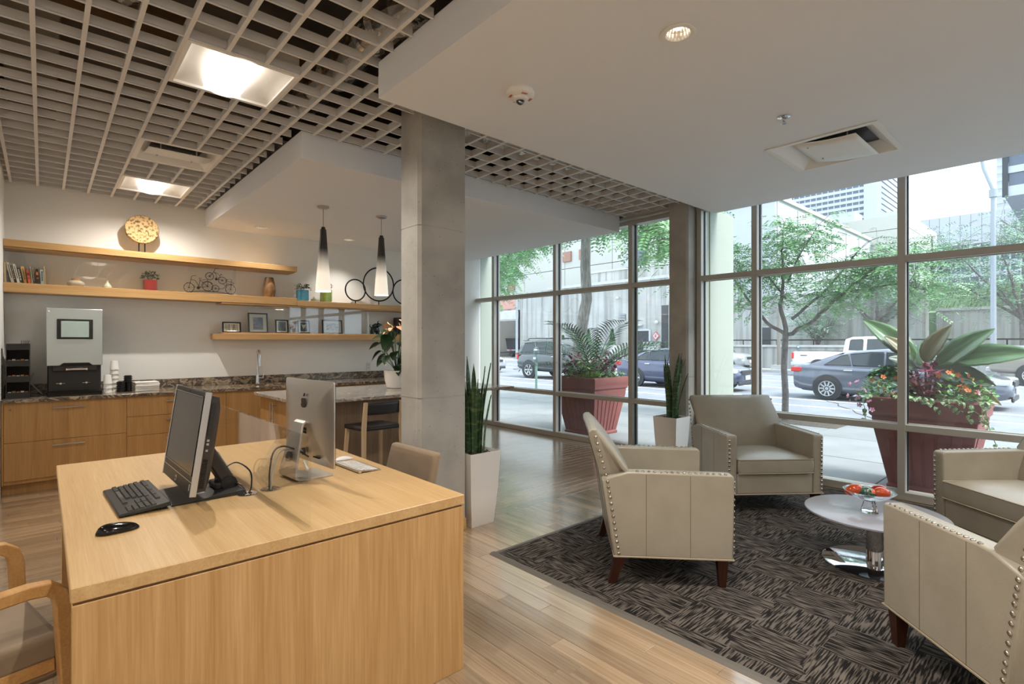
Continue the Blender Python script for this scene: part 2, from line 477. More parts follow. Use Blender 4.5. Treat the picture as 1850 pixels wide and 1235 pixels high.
for ax, k, w, a, ln in seen:
    key = (ax, round(ln, 2), round(w, 3))
    if key not in pm:
        g = .0007; b = MB()
        if ax == 'y': b.box(g, w-g, g, ln-g, -.006, 0, .0012)
        else: b.box(g, ln-g, g, w-g, -.006, 0, .0012)
        pm[key] = obj('plank', b, floor_y if ax == 'y' else floor_x, floor, 0)
        pm[key].location = (k, a, 0) if ax == 'y' else (a, k, 0)
    else: piece(pm[key], (k, a, 0) if ax == 'y' else (a, k, 0), parent=floor)
for ax, mt in (('x', floor_x), ('y', floor_y)):
    b = MB(); g = .0007
    for q in rest:
        if q[0] != ax: continue
        _, k, w, a, ln = q
        if ax == 'y': b.box(k+g, k+w-g, a+g, a+ln-g, -.006, 0)
        else: b.box(a+g, a+ln-g, k+g, k+w-g, -.006, 0)
    obj('plank', b, mt, floor, 0, kind='stuff', fix=False)

struct('wall_back', MB().box(-2.4, 5.9, YB, YB+.15, -.2, ZD), paint)
struct('wall_left', MB().box(-.45, -.29, 5.6, YB, 0, ZD), paint)
struct('wall_side', MB().box(-2.55, -2.4, -3, YB+.15, -.2, ZD), paint)
struct('wall_front', MB().box(-2.55, 5.9, -3.15, -3, -.2, ZD), paint)
struct('wall_right', MB().box(XW+.0, 6.2, -3.15, YB+.3, 3.06, 13.0).box(XW, 5.92, YB+.14, 9.5, -.2, 3.06), concrete('facade_concrete', s3(196,190,180), s3(176,170,160), 6))
struct('ceiling', MB().box(-2.55, 6.2, -3.15, YB+.15, ZD, ZD+.25), deck_dark)
DL = [(2.219, 1.303), (3.5, -.4), (5.0, -.6), (2.2, -1.2)]
DK = [(2.05, 7.0), (3.2, 7.0)]
def holed(x0, x1, y0, y1, holes):
    b = MB(); xs = sorted({x0, x1, *[h[0] for h in holes], *[h[1] for h in holes]})
    for a, c in zip(xs[:-1], xs[1:]):
        cut = sorted((h[2], h[3]) for h in holes if h[0] <= a+1e-6 and h[1] >= c-1e-6); y = y0
        for p, q in cut+[(y1, y1)]:
            if p-y > 1e-6: b.box(a, c, y, p, ZS, ZG+.02)
            y = q
    return b
def dh(x, y): return (x-.056, x+.056, y-.056, y+.056)
struct('ceiling_soffit', holed(1.485, 5.6, -3, 2.84, [(4.085, 4.745, .975, 1.62)]+[dh(*p) for p in DL]), soffit_paint)
struct('ceiling_soffit', holed(1.51, 5.62, 4.15, YB, [(3.78, 4.32, 5.83, 6.37)]+[dh(*p) for p in DK]), soffit_paint)
struct('baseboard_column', MB().box(1.978, 2.402, 3.19, 3.457, 0, .09, .004), oak_x)
# cast concrete columns with chamfered front corners
def column(name, x0, x1, y0, y1, z1, ch=.022):
    poly = [(x0+ch, y0), (x1-ch*.3, y0), (x1, y0+ch*.3), (x1, y1), (x0, y1), (x0, y0+ch)]
    b = MB()
    for z0, z2 in ((0, 1.02), (1.026, 2.26), (2.266, z1)):
        b.prism(poly, 'z', z0, z2)
    b.prism([(x0+.03, y0+.003), (x1-.004, y0+.003), (x1-.003, y1-.003), (x0+.003, y1-.003), (x0+.003, y0+.03)], 'z', .5, z1-.2)
    o = obj(name, b, column_conc, None, 20); o['kind'] = 'structure'
    return tag(o, 'bare concrete column with chamfered corner beside the desk' if x0 < 3 else 'brown concrete column standing in the window line', 'column')
column('concrete_column', 1.988, 2.398, 3.2, 3.447, 3.35)
column('concrete_column', 5.60, 5.92, 3.166, 3.405, 3.2)

# ------------------------------------------------------------------ curtain walls
def curtain(name, ys, y0, y1):
    w = struct(name, MB().box(XW, XW+.13, y0, y1, 0, .075, .004).box(XW, XW+.13, y0, y1, 2.985, 3.06, .004).box(XW-.1, XW, y0, y1, 3.03, 3.065), alu)
    hw = .03
    for y in ys:
        obj('mullion', MB().box(XW, XW+.075, y-hw, y+hw, .07, 2.99, .004).box(XW+.1, XW+.14, y-hw, y+hw, .07, 2.99, .003), alu, w)
        obj('gasket', MB().box(XW+.07, XW+.1, y-hw-.008, y+hw+.008, .07, 2.99), gasket, w)
    e = [y0]+list(ys)+[y1]
    e = sorted(set(e))
    for a, b in zip(e[:-1], e[1:]):
        if b-a < .1: continue
        for z in (.655, 2.185):
            obj('transom', MB().box(XW+.002, XW+.075, a+hw*.9, b-hw*.9, z-.03, z+.03, .004).box(XW+.07, XW+.1, a+hw, b-hw, z-.036, z+.036).box(XW+.1, XW+.138, a+hw, b-hw, z-.03, z+.03), alu, w)
        for z0, z1 in ((.07, .63), (.68, 2.16), (2.21, 2.99)):
            obj('pane', MB().box(XW+.082, XW+.09, a+.02, b-.02, z0, z1), pane, w, 0)
    return w
curtain('window_1', (3.445, 4.098, 5.475, 6.932, 7.52), 3.41, 7.56)
curtain('window_2', (3.125, 2.478, 1.162, -.2, -1.55, -2.95), -3.0, 3.16)

# ------------------------------------------------------------------ egg-crate ceiling
grid = bpy.data.objects.new('ceiling_grid', None); C.objects.link(grid); grid['kind'] = 'structure'
grid['label'] = 'grey open egg-crate ceiling of crossing blades'
P = .2048
gx = [-.244+P*k for k in range(-10, 30)]
gy = [3.27+P*k for k in range(-30, 21)]
OPEN = [(.575, 1.19, 3.27, 3.8844), (.575, 1.19, 5.113, 5.728), (.575, 1.19, 6.342, 6.956), (.575, 1.19, .198, .813), (-1.473, -.858, 3.27, 3.8844), (-1.473, -.858, .198, .813), (.575, 1.19, -2.874, -2.26), (-1.473, -.858, -2.874, -2.26)]
def cuts(a0, a1, pos, axis):
    seg = [(a0, a1)]
    for x0, x1, y0, y1 in OPEN:
        lo, hi, p0, p1 = (y0, y1, x0, x1) if axis == 'y' else (x0, x1, y0, y1)
        if p0+.03 < pos < p1-.03:
            n = []
            for a, b in seg:
                if hi <= a or lo >= b: n.append((a, b)); continue
                if lo > a: n.append((a, lo))
                if hi < b: n.append((hi, b))
            seg = n
    return seg
HB = .058
bmesh_cache = {}
def blade(axis, pos, a, b, runner):
    key = (axis, round(b-a, 3), runner)
    if key not in bmesh_cache:
        t = .004; m = MB(); L_ = b-a
        fl = .011 if runner else .006
        for w, z0, z1 in ((fl, ZG, ZG+.009), (t, ZG+.009, ZG+HB)):
            if axis == 'y': m.box(-w, w, 0, L_, z0, z1)
            else: m.box(0, L_, -w, w, z0+.001, z1-.002)
        o = obj('blade', m, grid_paint, grid, 0); bmesh_cache[key] = o
        o.location = (pos, a, 0) if axis == 'y' else (a, pos, 0)
    else: piece(bmesh_cache[key], (pos, a, 0) if axis == 'y' else (a, pos, 0), parent=grid)
for x in gx:
    if x < 1.47:
        for a, b in cuts(-2.98, YB-.02, x, 'y'): blade('y', x, a, b, True)
    elif x < 5.7: blade('y', x, 2.85, 4.14, True)
for y in gy:
    if y > YB-.05: continue
    x1 = 5.72 if 2.86 < y < 4.12 else 1.48
    if y > 5.6:
        segs = cuts(-.285, x1, y, 'x')
        blade('x', y, -2.38, -.46, False)
    else: segs = cuts(-2.38, x1, y, 'x')
    for a, b in segs: blade('x', y, a, b, False)

# services above the grid
def flexduct(label, pts, r):
    b = MB(); pp = []; rr = []
    n = len(pts)-1
    for i in range(n*14+1):
        t = i/14; k = min(int(t), n-1); u = t-k
        p = V(pts[k]).lerp(V(pts[k+1]), u*u*(3-2*u))
        pp.append(p+V((rnd.uniform(-.01,.01), rnd.uniform(-.01,.01), rnd.uniform(-.01,.01)))); rr.append(r*rnd.uniform(.86, 1.08))
    b.tube(pp, rr, 18)
    o = obj('flexible_duct', b, foil, None, 12)
    return tag(o, label, 'duct')
flexduct('crumpled silver foil duct above the grid beside the big soffit edge', [(1.75,2.2,3.45),(1.6,3.1,3.44),(1.66,3.9,3.46),(1.75,4.8,3.6)], .13)
flexduct('short silver foil duct above the grid near the top of the picture', [(.9,2.75,3.72),(.45,3.4,3.66),(.38,4.0,3.64)], .12)
flexduct('long silver foil duct deep above the grid toward the window', [(2.6,3.6,3.30),(3.6,3.7,3.30),(5.2,3.7,3.30)], .13)
tag(obj('rectangular_duct', MB().box(-.25, .1, 1.5, 7.3, 3.72, 4.05, .01), pipe_grey), 'grey rectangular air duct running above the grid at the left', 'duct')
tag(obj('timber_beam', MB().box(-.05, 1.6, 4.25, 4.36, 3.5, 3.7, .006), wood('beam_wood', s3(150,122,90), s3(118,92,64), 'x', .7)), 'pale timber beam crossing above the grid between the two troffers', 'beam')
for i, (x, z, lb) in enumerate(((.42, 3.34, 'thin conduit pipe running lengthwise above the ceiling grid, left of the troffers'), (1.3, 3.24, 'thin conduit pipe running lengthwise above the ceiling grid, right of the troffers'))):
    tag(obj('conduit_pipe', MB().cyl((x,1.2,z), (x,7.3,z), .016, n=10), pipe_grey), lb, 'pipe')
tag(obj('sprinkler_pipe', MB().cyl((-2.2,5.0,3.42), (1.5,5.0,3.42), .028, n=12), pipe_grey), 'sprinkler pipe crossing above the grid in front of the air vent', 'pipe')

# ------------------------------------------------------------------ ceiling fittings
lens_on = mat('troffer_lens', (1.0, .94, .86), .4, emit=LAMP)
bulb_on = mat('bulb', (1.0, .84, .66), .4, emit=1.6)
def troffer(x, y, label, group=None):
    t = thing('troffer_light', label, 'ceiling light', (x, y, ZG), 0, group)
    w = .2975
    f = MB()
    for a, b, c, d in ((-w, w, -w, -w+.022), (-w, w, w-.022, w), (-w, -w+.022, -w+.022, w-.022), (w-.022, w, -w+.022, w-.022)):
        f.box(a, b, c, d, -.004, .012)
    obj('frame', f, white_lamp, t)
    i = w-.02
    # curved side reflectors sweep up from the frame to the lens basket
    for sg in (-1, 1):
        def fn(u, v, sg=sg):
            return (sg*(.11+(i-.11)*u), -i+2*i*v, .012+.075*(1-u)**.6*math.sin(PI*min(1, .08+.92*v))**.5)
        obj('reflector', MB().grid(fn, 10, 14), white_lamp, t, 60)
    def basket(u, v):
        a = PI*u
        return (-.12*math.cos(a), -i+2*i*v, .05-.062*math.sin(a))
    b = MB().grid(basket, 14, 4)
    obj('lens', b, lens_on, t, 60)
    ld = bpy.data.lights.new('troffer_tube', 'SPOT'); ld.energy = TUBE; ld.color = WARM; ld.spot_size = R(160); ld.spot_blend = 1.0; ld.shadow_soft_size = .015
    lo = bpy.data.objects.new('troffer_tube', ld); C.objects.link(lo); lo.parent = t; lo.location = (0, 0, -.028)
    h = MB()
    h.box(-w, w, -w, w, .1, .13)
    h.box(-w, -w+.004, -w, w, .012, .1).box(w-.004, w, -w, w, .012, .1).box(-w, w, -w, -w+.004, .012, .1).box(-w, w, w-.004, w, .012, .1)
    obj('housing', h, white_lamp, t)
    return t
tr = troffer(.8825, 3.577, 'large square white troffer light nearest the camera in the open grid')
dup(tr, (.8825, 6.649, ZG), None, 'small-looking square troffer light in the grid close to the back wall')
for x, y, lb in ((.8825, .505, 'added square fill troffer above the desk end, outside the picture'), (-1.1655, 3.577, 'added square fill troffer left of the picture beside the desk'), (-1.1655, .505, 'added square fill troffer left of and behind the camera'), (.8825, -2.567, 'added square fill troffer by the rear wall behind the camera'), (-1.1655, -2.567, 'added square fill troffer in the rear corner behind the camera')):
    dup(tr, (x, y, ZG), None, lb)  # unseen troffers repeating the row, added to fill the room with light
def vent(x, y, z, wx, wy, label, slope, blade_axis='x'):
    t = thing('air_vent', label, 'vent', (x, y, z))
    f = MB(); o_ = .035
    hx, hy = wx/2, wy/2
    # frame: four mitred flanges sloping up into the opening
    for sgn in (1, -1):
        f.loft([[(-hx, sgn*hy, -.004), (-hx, sgn*hy, .002), (-hx+o_, sgn*(hy-o_), .002), (-hx+o_, sgn*(hy-o_), -.004)], [(hx, sgn*hy, -.004), (hx, sgn*hy, .002), (hx-o_, sgn*(hy-o_), .002), (hx-o_, sgn*(hy-o_), -.004)]])
        f.loft([[(sgn*hx, -hy, -.004), (sgn*hx, -hy, .002), (sgn*(hx-o_), -hy+o_, .002), (sgn*(hx-o_), -hy+o_, -.004)], [(sgn*hx, hy, -.004), (sgn*hx, hy, .002), (sgn*(hx-o_), hy-o_, .002), (sgn*(hx-o_), hy-o_, -.004)]])
    obj('frame', f, white_lamp, t)
    p = MB()
    ix, iy = hx-o_, hy-o_
    for sgn in (1, -1):
        p.loft([[(-ix, sgn*iy, 0), (ix, sgn*iy, 0), (ix*.72, sgn*iy*.72, .07), (-ix*.72, sgn*iy*.72, .07)], [(-ix, sgn*iy, .003), (ix, sgn*iy, .003), (ix*.72, sgn*iy*.72, .073), (-ix*.72, sgn*iy*.72, .073)]])
        p.loft([[(sgn*ix, -iy, 0), (sgn*ix, iy, 0), (sgn*ix*.72, iy*.72, .07), (sgn*ix*.72, -iy*.72, .07)], [(sgn*ix, -iy, .003), (sgn*ix, iy, .003), (sgn*ix*.72, iy*.72, .073), (sgn*ix*.72, -iy*.72, .073)]])
    obj('cone', p, white_lamp, t)
    obj('throat', MB().box(-ix*.72, ix*.72, -iy*.72, iy*.72, .074, .08), black_plastic, t)
    # the face plate hangs in the opening, bowed
    def fn(u, v):
        return ((u-.5)*2*ix*.86, (v-.5)*2*iy*.66, .004+slope*(v-.5)-.014*math.sin(PI*v))
    m = MB().grid(fn, 4, 10)
    pl = obj('face_plate', m, white_lamp, t, 60)
    md = pl.modifiers.new('thick', 'SOLIDIFY'); md.thickness = .004
    for sx in (-.5, .5):
        for sy in (-.4, .4): obj('hanger', MB().cyl((sx*ix, sy*iy, .0), (sx*ix, sy*iy, .078), .006, n=8), steel, t)
    return t
vent(.8825, 5.42, ZG+.006, .60, .60, 'square white air vent in the open grid between the two troffers', .05)
vent(4.415, 1.297, ZS-.004, .735, .715, 'large white air vent in the lounge soffit with bowed face plate', .045)
vent(4.05, 6.10, ZS-.004, .62, .62, 'white air vent in the kitchen soffit right of the concrete column', .045)
mat('ribbed_reflector', s3(222,216,206), .25, .6)
def downlight(x, y, label, power=50):
    t = thing('downlight', label, 'ceiling light', (x, y, ZS))
    obj('trim_ring', MB().lathe([(.082, -.001), (.083, -.006), (.078, -.008), (.058, -.006), (.055, 0), (.055, .01)], 32, caps=False), white_lamp, t)
    b = MB(); n = 40; rings = []
    for z, r in ((0.0, .055), (.03, .049), (.062, .034)):
        rings.append([((r*(1+.06*(j % 2)))*math.cos(2*PI*j/n), (r*(1+.06*(j % 2)))*math.sin(2*PI*j/n), z-.004) for j in range(n)])
    b.loft(rings, False); b.cyl((0, 0, .06), (0, 0, .063), .036, n=24)
    obj('reflector', b, MATS['ribbed_reflector'], t, 10)
    obj('bulb', MB().ell((0,0,.03), .024, .024, .012), bulb_on, t)
    ld = bpy.data.lights.new('downlight_beam', 'SPOT'); ld.energy = power; ld.color = WARM; ld.spot_size = R(100); ld.spot_blend = .8; ld.shadow_soft_size = .012
    lo = bpy.data.objects.new('downlight_beam', ld); C.objects.link(lo); lo.parent = t; lo.location = (0,0,.012)
    return t
downlight(2.219, 1.303, 'round recessed downlight with ribbed chrome reflector in lounge soffit')
downlight(2.05, 7.0, 'small recessed downlight in the kitchen soffit above the faucet', 16)
downlight(3.2, 7.0, 'small recessed downlight in the kitchen soffit between the pendants', 16)
for x, y, lb in ((3.5, -.4, 'added recessed fill downlight above the nearest armchair, outside the picture'), (5.0, -.6, 'added recessed fill downlight by the window, outside the picture'), (2.2, -1.2, 'added recessed fill downlight behind the camera, outside the picture')):
    downlight(x, y, lb)  # unseen downlights, added for fill light on the lounge side
t = thing('fire_alarm_strobe', 'round white smoke alarm with clear strobe dome on the soffit', 'alarm', (2.053, 2.213, ZS))
obj('base', MB().lathe([(.078, 0), (.082, -.008), (.08, -.026), (.07, -.034), (.045, -.04), (0, -.04)], 36), white_lamp, t)
obj('wing', MB().lathe([(.05, -.038), (.046, -.05), (.03, -.056), (0, -.056)], 6), white_lamp, t)
obj('strobe_dome', MB().ell((0, 0, -.056), .024, .024, .022), crystal, t)
obj('strobe_bulb', MB().cyl((-.012,0,-.058), (.012,0,-.058), .004), chrome, t)
red_ink = mat('red_print', s3(196,44,40), .5)
for a in (-20, 70, 160, 250):
    text('FIRE', .02, red_ink, t, Matrix.Rotation(R(a), 4, 'Z') @ T(.062, 0, -.0385, rx=PI, rz=-PI/2) )
t = thing('fire_sprinkler', 'small chrome sprinkler head hanging from the lounge soffit', 'sprinkler', (3.545, 1.33, ZS))
obj('escutcheon', MB().lathe([(.036, 0), (.038, -.004), (.024, -.008), (.016, -.002), (.012, -.002)], 24), chrome, t)
obj('stem', MB().cyl((0,0,0), (0,0,-.03), .009).tube([(-.014,0,-.01),(-.016,0,-.024),(0,0,-.04)], .003).tube([(.014,0,-.01),(.016,0,-.024),(0,0,-.04)], .003), chrome, t)
obj('deflector', MB().cyl((0,0,-.041), (0,0,-.044), .016, n=16), chrome, t)

shade_glass = mat('pendant_glass', s3(60,56,54), .25, coat=.5)
def pendant(x, y, label):
    t = thing('pendant_lamp', label, 'pendant lamp', (x, y, ZS))
    obj('canopy', MB().lathe([(.062, 0), (.062, -.012), (.05, -.022), (.008, -.026), (0, -.026)], 28), steel, t)
    obj('cord', MB().cyl((0,0,-.02), (0,0,-.235), .0035, n=8), mat('cord_grey', s3(150,146,140), .5) if 'cord_grey' not in MATS else MATS['cord_grey'], t)
    obj('cap', MB().cyl((0,0,-.22), (0,0,-.25), .02, .022, n=20), black_plastic, t)
    # fluted cone of smoked glass that fades to white at the open end
    n = 48
    rings = []
    for i in range(13):
        u = i/12; r = .03+.05*u**1.1 if u < .92 else .03+.05*.92**1.1+.002
        rings.append([((r+.0009*(j % 2))*math.cos(2*PI*j/n), (r+.0009*(j % 2))*math.sin(2*PI*j/n), -.245-.66*u) for j in range(n)])
    o = obj('shade', MB().loft(rings, False), MATS['pendant_fade'], t, 60)
    obj('bulb', MB().ell((0, 0, -.72), .022, .022, .06), bulb_on, t)
    ld = bpy.data.lights.new('pendant_glow', 'POINT'); ld.energy = 3; ld.color = WARM; ld.shadow_soft_size = .03
    lo = bpy.data.objects.new('pendant_glow', ld); C.objects.link(lo); lo.parent = t; lo.location = (0,0,-.83)
    return t
def pendmat():
    m = mat('pendant_fade', s3(60,56,54), .3); nt = m.node_tree; N = nt.nodes; L = nt.links; b = N['Principled BSDF']
    tc = N.new('ShaderNodeTexCoord'); sp = N.new('ShaderNodeSeparateXYZ'); L.new(tc.outputs['Object'], sp.inputs[0])
    mr = N.new('ShaderNodeMapRange'); mr.inputs['From Min'].default_value = -.45; mr.inputs['From Max'].default_value = -.72; L.new(sp.outputs['Z'], mr.inputs['Value'])
    rp = N.new('ShaderNodeValToRGB'); rp.color_ramp.elements[0].color = (*s3(58,54,52), 1); rp.color_ramp.elements[1].color = (*s3(244,236,222), 1)
    L.new(mr.outputs[0], rp.inputs['Fac']); L.new(rp.outputs['Color'], b.inputs['Base Color'])
    e = N.new('ShaderNodeMath'); e.operation = 'POWER'; e.inputs[1].default_value = 1.6; L.new(mr.outputs[0], e.inputs[0])
    e2 = N.new('ShaderNodeMath'); e2.operation = 'MULTIPLY'; e2.inputs[1].default_value = .22; L.new(e.outputs[0], e2.inputs[0])
    b.inputs['Emission Color'].default_value = (1, .88, .72, 1); L.new(e2.outputs[0], b.inputs['Emission Strength'])
pendmat()
pendant(2.222, 5.48, 'left tall cone pendant lamp of smoked glass hanging over the island')
pendant(2.896, 5.47, 'right tall cone pendant lamp of smoked glass near the concrete column')
# ------------------------------------------------------------------ kitchen run along the back wall
ZC = .895
def handle_h(x0, x1, y, z, parent):
    h = MB().cyl((x0, y-.032, z), (x1, y-.032, z), .006, n=10)
    for x in (x0+.03, x1-.03): h.cyl((x, y-.032, z), (x, y+.001, z), .0045, n=8)
    return obj('handle', h, steel, parent)
def handle_v(x, y, z0, z1, parent, axis='y'):
    h = MB()
    if axis == 'y':
        h.cyl((x, y-.032, z0), (x, y-.032, z1), .006, n=10)
        for z in (z0+.03, z1-.03): h.cyl((x, y-.032, z), (x, y+.001, z), .0045, n=8)
    else:
        h.cyl((x-.032, y, z0), (x-.032, y, z1), .006, n=10)
        for z in (z0+.03, z1-.03): h.cyl((x-.032, y, z), (x+.001, y, z), .0045, n=8)
    return obj('handle', h, steel, parent)
YD = 6.715
def cabinet(x0, x1, label, fronts):
    """fronts: (kind, x0, x1, z0, z1, handle)"""
    t = thing('base_cabinet', label, 'cabinet', (0, 0, 0))
    obj('carcass', MB().box(x0, x1, YD+.02, YB-.005, .1, ZC-.032).box(x0, x1, YD+.08, YD+.1, 0, .1), oak_cab, t, 0)
    for kd, a, b, z0, z1, hd in fronts:
        f = obj(kd, MB().box(a+.0015, b-.0015, YD, YD+.019, z0+.0015, z1-.0015, .001), oak_cab, t, 0)
        if kd == 'drawer' and hd: handle_h(hd[0], hd[1], YD, hd[2], f)
        elif hd: handle_v(hd[0], YD, hd[1], hd[2], f)
    return t
c = cabinet(-.285, .65, 'wide oak cabinet of two deep drawers under the coffee machine', [('drawer', -.27, .65, .49, .862, (.07, .312, .80)), ('drawer', -.27, .65, .135, .49, (.07, .312, .44))])
obj('lock', MB().cyl((-.225, YD-.002, .8), (-.225, YD+.002, .8), .009, n=12), chrome, c)
obj('filler_strip', MB().box(-.285, -.27, YD-.004, YD+.02, .1, .862), oak_cab, c, 0)
cabinet(.65, 1.58, 'oak cabinet of three drawers behind the black computer screen', [('drawer', .65, 1.58, .65, .862, (.995, 1.235, .80)), ('drawer', .65, 1.58, .45, .65, (.995, 1.235, .60)), ('drawer', .65, 1.58, .135, .45, (.995, 1.235, .40))])
cabinet(1.58, 2.52, 'oak sink cabinet with two plain doors below the faucet', [('door', 1.58, 2.05, .135, .862, None), ('door', 2.05, 2.52, .135, .862, None)])
cabinet(2.52, 4.9, 'long oak cabinet behind the island at the right end of the counter', [('door', 2.52, 3.1, .135, .862, None), ('door', 3.1, 3.7, .135, .862, None), ('door', 3.7, 4.3, .135, .862, None), ('door', 4.3, 4.9, .135, .862, None)])
ct = thing('granite_countertop', 'long dark veined granite countertop along the back wall', 'countertop')
obj('slab', MB().box(-.288, 1.74, 6.675, YB-.002, ZC-.032, ZC, .003).box(1.74, 2.44, 6.675, 6.83, ZC-.032, ZC).box(1.74, 2.44, 7.22, YB-.002, ZC-.032, ZC).box(2.44, 5.0, 6.675, YB-.002, ZC-.032, ZC, .003), granite, ct)
tag(obj('granite_backsplash', MB().box(-.288, 5.0, YB-.022, YB-.002, ZC+.0005, ZC+.098, .002), granite), 'low granite backsplash strip between countertop and back wall', 'backsplash')
tag(obj('sink_basin', MB().box(1.745, 2.435, 6.835, 7.215, ZC-.2, ZC-.19).box(1.745, 1.755, 6.835, 7.215, ZC-.19, ZC-.034).box(2.425, 2.435, 6.835, 7.215, ZC-.19, ZC-.034).box(1.755, 2.425, 6.835, 6.845, ZC-.19, ZC-.034).box(1.755, 2.425, 7.205, 7.215, ZC-.19, ZC-.034), steel), 'steel sink basin let into the dark granite below the faucet', 'sink')
t = thing('faucet', 'tall chrome pull-down faucet at the back of the counter', 'faucet', (2.085, 7.3, ZC))
obj('base', MB().cyl((0,0,0), (0,0,.11), .026, .022, 20).cyl((0,0,0), (0,0,.01), .032, n=20), chrome, t)
obj('spout', MB().tube([(0,0,.1), (0,0,.36), (0,-.012,.405), (0,-.04,.43), (0,-.075,.425), (0,-.095,.39), (0,-.1,.33)], .014, 14), chrome, t)
obj('spray_nozzle', MB().cyl((0,-.1,.34), (0,-.1,.23), .017, .019, 16), chrome, t)
obj('lever', MB().cyl((.02,0,.07), (.075,0,.07), .011, n=12).cyl((.07,0,.07), (.08,0,.125), .006, n=8), chrome, t)
t = thing('wall_outlet', 'white wall outlet on the back wall beside the flowering plant', 'outlet', (3.712, YB-.004, 1.067))
obj('plate', MB().box(-.036, .036, -.004, .003, -.058, .058, .002), white_gloss, t)
for z in (-.022, .022): obj('socket', MB().box(-.016, .016, -.006, -.003, z-.014, z+.014, .002), mat('outlet_socket', s3(205,203,198), .4) if 'outlet_socket' not in MATS else MATS['outlet_socket'], t)
t = thing('wall_switch', 'pale switch plate on the left wall above the dispenser rack', 'switch', (-.288, 6.95, 1.27))
obj('plate', MB().box(-.001, .006, -.04, .04, -.06, .06, .002), silver, t)
obj('rocker', MB().box(.005, .009, -.016, .016, -.03, .03, .002), white_gloss, t)

# island
isl = thing('kitchen_island', 'oak kitchen island with pale veined granite top behind the desk', 'island')
obj('countertop', MB().box(1.69, 4.29, 4.735, 6.04, ZC-.032, ZC, .003), granite_lt, isl)
obj('body', MB().box(1.765, 4.0, 5.06, 6.0, .1, ZC-.033).box(1.85, 3.95, 5.1, 5.95, 0, .1), oak_dark, isl, 0)
obj('end_leg', MB().box(4.06, 4.1, 5.3, 5.9, 0, ZC-.033, .003), oak_cab, isl)
for a, b, hy in ((5.06, 5.53, 5.49), (5.53, 6.0, 5.57)):
    d = obj('door', MB().box(1.745, 1.764, a+.0015, b-.0015, .1, ZC-.04, .001), oak_cab, isl, 0)
    handle_v(1.745, hy, .62, .82, d, 'x')
# bar stool
st = thing('bar_stool', 'low-backed bar stool with black seat and pale wooden legs at the island', 'stool', (2.31, 4.53, 0), 0)
stoolwood = wood('stool_wood', s3(206,180,146), s3(180,150,114), 'z', .4)
b = MB()
def seatfn(u, v):
    x = -.19+.38*u; y = -.19+.39*v
    return (x, y, .655-.022*math.sin(PI*u)*math.sin(PI*min(1, v*1.1)) + .012*(1-v))
o = obj('seat', MB().grid(seatfn, 10, 10), black_plastic, st, 60); m_ = o.modifiers.new('t', 'SOLIDIFY'); m_.thickness = .035
for sx in (-1, 1):
    obj('leg', MB().loft([[(sx*x-w, y-w, z), (sx*x+w, y-w, z), (sx*x+w, y+w, z), (sx*x-w, y+w, z)] for x, y, z, w in ((.2, -.215, 0, .013), (.185, -.195, .66, .017), (.175, -.21, .89, .014))]), stoolwood, st)
    obj('leg', MB().loft([[(sx*x-w, y-w, z), (sx*x+w, y-w, z), (sx*x+w, y+w, z), (sx*x-w, y+w, z)] for x, y, z, w in ((.2, .225, 0, .013), (.17, .17, .64, .016))]), stoolwood, st)
def backfn(u, v):
    x = -.175+.35*u
    return (x, -.195-.03*math.sin(PI*u)-.012*v, .775+.11*v)
o = obj('backrest', MB().grid(backfn, 12, 4), black_plastic, st, 60); m_ = o.modifiers.new('t', 'SOLIDIFY'); m_.thickness = .02
for z, y, a in ((.2, -.21, 'f'), (.2, .22, 'b')): obj('footrail', MB().box(-.19, .19, y-.01, y+.01, z-.012, z+.012, .003), stoolwood, st)

# flowering plant on the island
def leafshape(L_, w, bend, n=7, fold=.25, tip=1.0):
    """a leaf along +x in its own frame"""
    def fn(u, v):
        ww = w*math.sin(PI*min(1, u**.75))**.9 if u < 1 else 0
        y = (v-.5)*2*ww
        return (L_*u, y, -bend*u*u+abs(v-.5)*2*ww*fold)
    return MB().grid(fn, n, 4)
plant = thing('flowering_plant', 'coral anthurium in a white pot on the island beside the column', 'potted plant', (3.11, 5.50, ZC))
obj('pot', MB().lathe([(.105, 0), (.115, .006), (.14, .1), (.15, .2), (.152, .205), (.142, .205), (.138, .19), (.0, .185)], 32), white_gloss, plant)
obj('potting_stones', MB().lathe([(.138, .186), (.1, .196), (0, .2)], 20), soil, plant)
lf = None
for i in range(30):
    a = rnd.uniform(0, 2*PI); e = rnd.uniform(.05, .48); r = rnd.uniform(.06, .20)
    if lf is None:
        lf = obj('leaf', leafshape(.17, .055, .06), leaf_dk, plant, 60); o = lf
    else: o = piece(lf, parent=plant)
    o.location = (r*math.cos(a), r*math.sin(a), .22+e); o.rotation_euler = (rnd.uniform(-.4,.4), rnd.uniform(-.2,.7), a+rnd.uniform(-.4,.4)); s_ = rnd.uniform(.8,1.35); o.scale = (s_, s_, s_)
    ob = obj('stem', MB().tube([(0,0,.18), (r*.5*math.cos(a), r*.5*math.sin(a), .2+e*.6), o.location], .0035, 6), leaf_g, plant)
fl = None
for (x, y, z, a) in ((-.09,-.1,.70,3.6), (-.02,-.12,.72,4.2), (.02,-.1,.80,4.4), (.05,-.08,.88,5.0), (-.12,-.05,.66,3.2), (.1,.05,.78,.4), (-.03,.1,.74,2.0), (.0,-.15,.5,4.6)):
    if fl is None: fl = obj('blossom', leafshape(.1, .048, .03, 6, .5), coral, plant, 60); o = fl
    else: o = piece(fl, parent=plant)
    o.location = (x, y, z); o.rotation_euler = (.3, .2, a)
    sp = obj('spadix', MB().tube([(.01,0,.005),(.03,0,.03),(.04,0,.05)], [.006,.006,.003], 7), mat('spadix_yellow', s3(232,210,150), .5) if 'spadix_yellow' not in MATS else MATS['spadix_yellow'], o)
    obj('stem', MB().tube([(0,0,.18), (x*.5, y*.5, z*.6), (x, y, z)], .003, 6), leaf_g, plant)

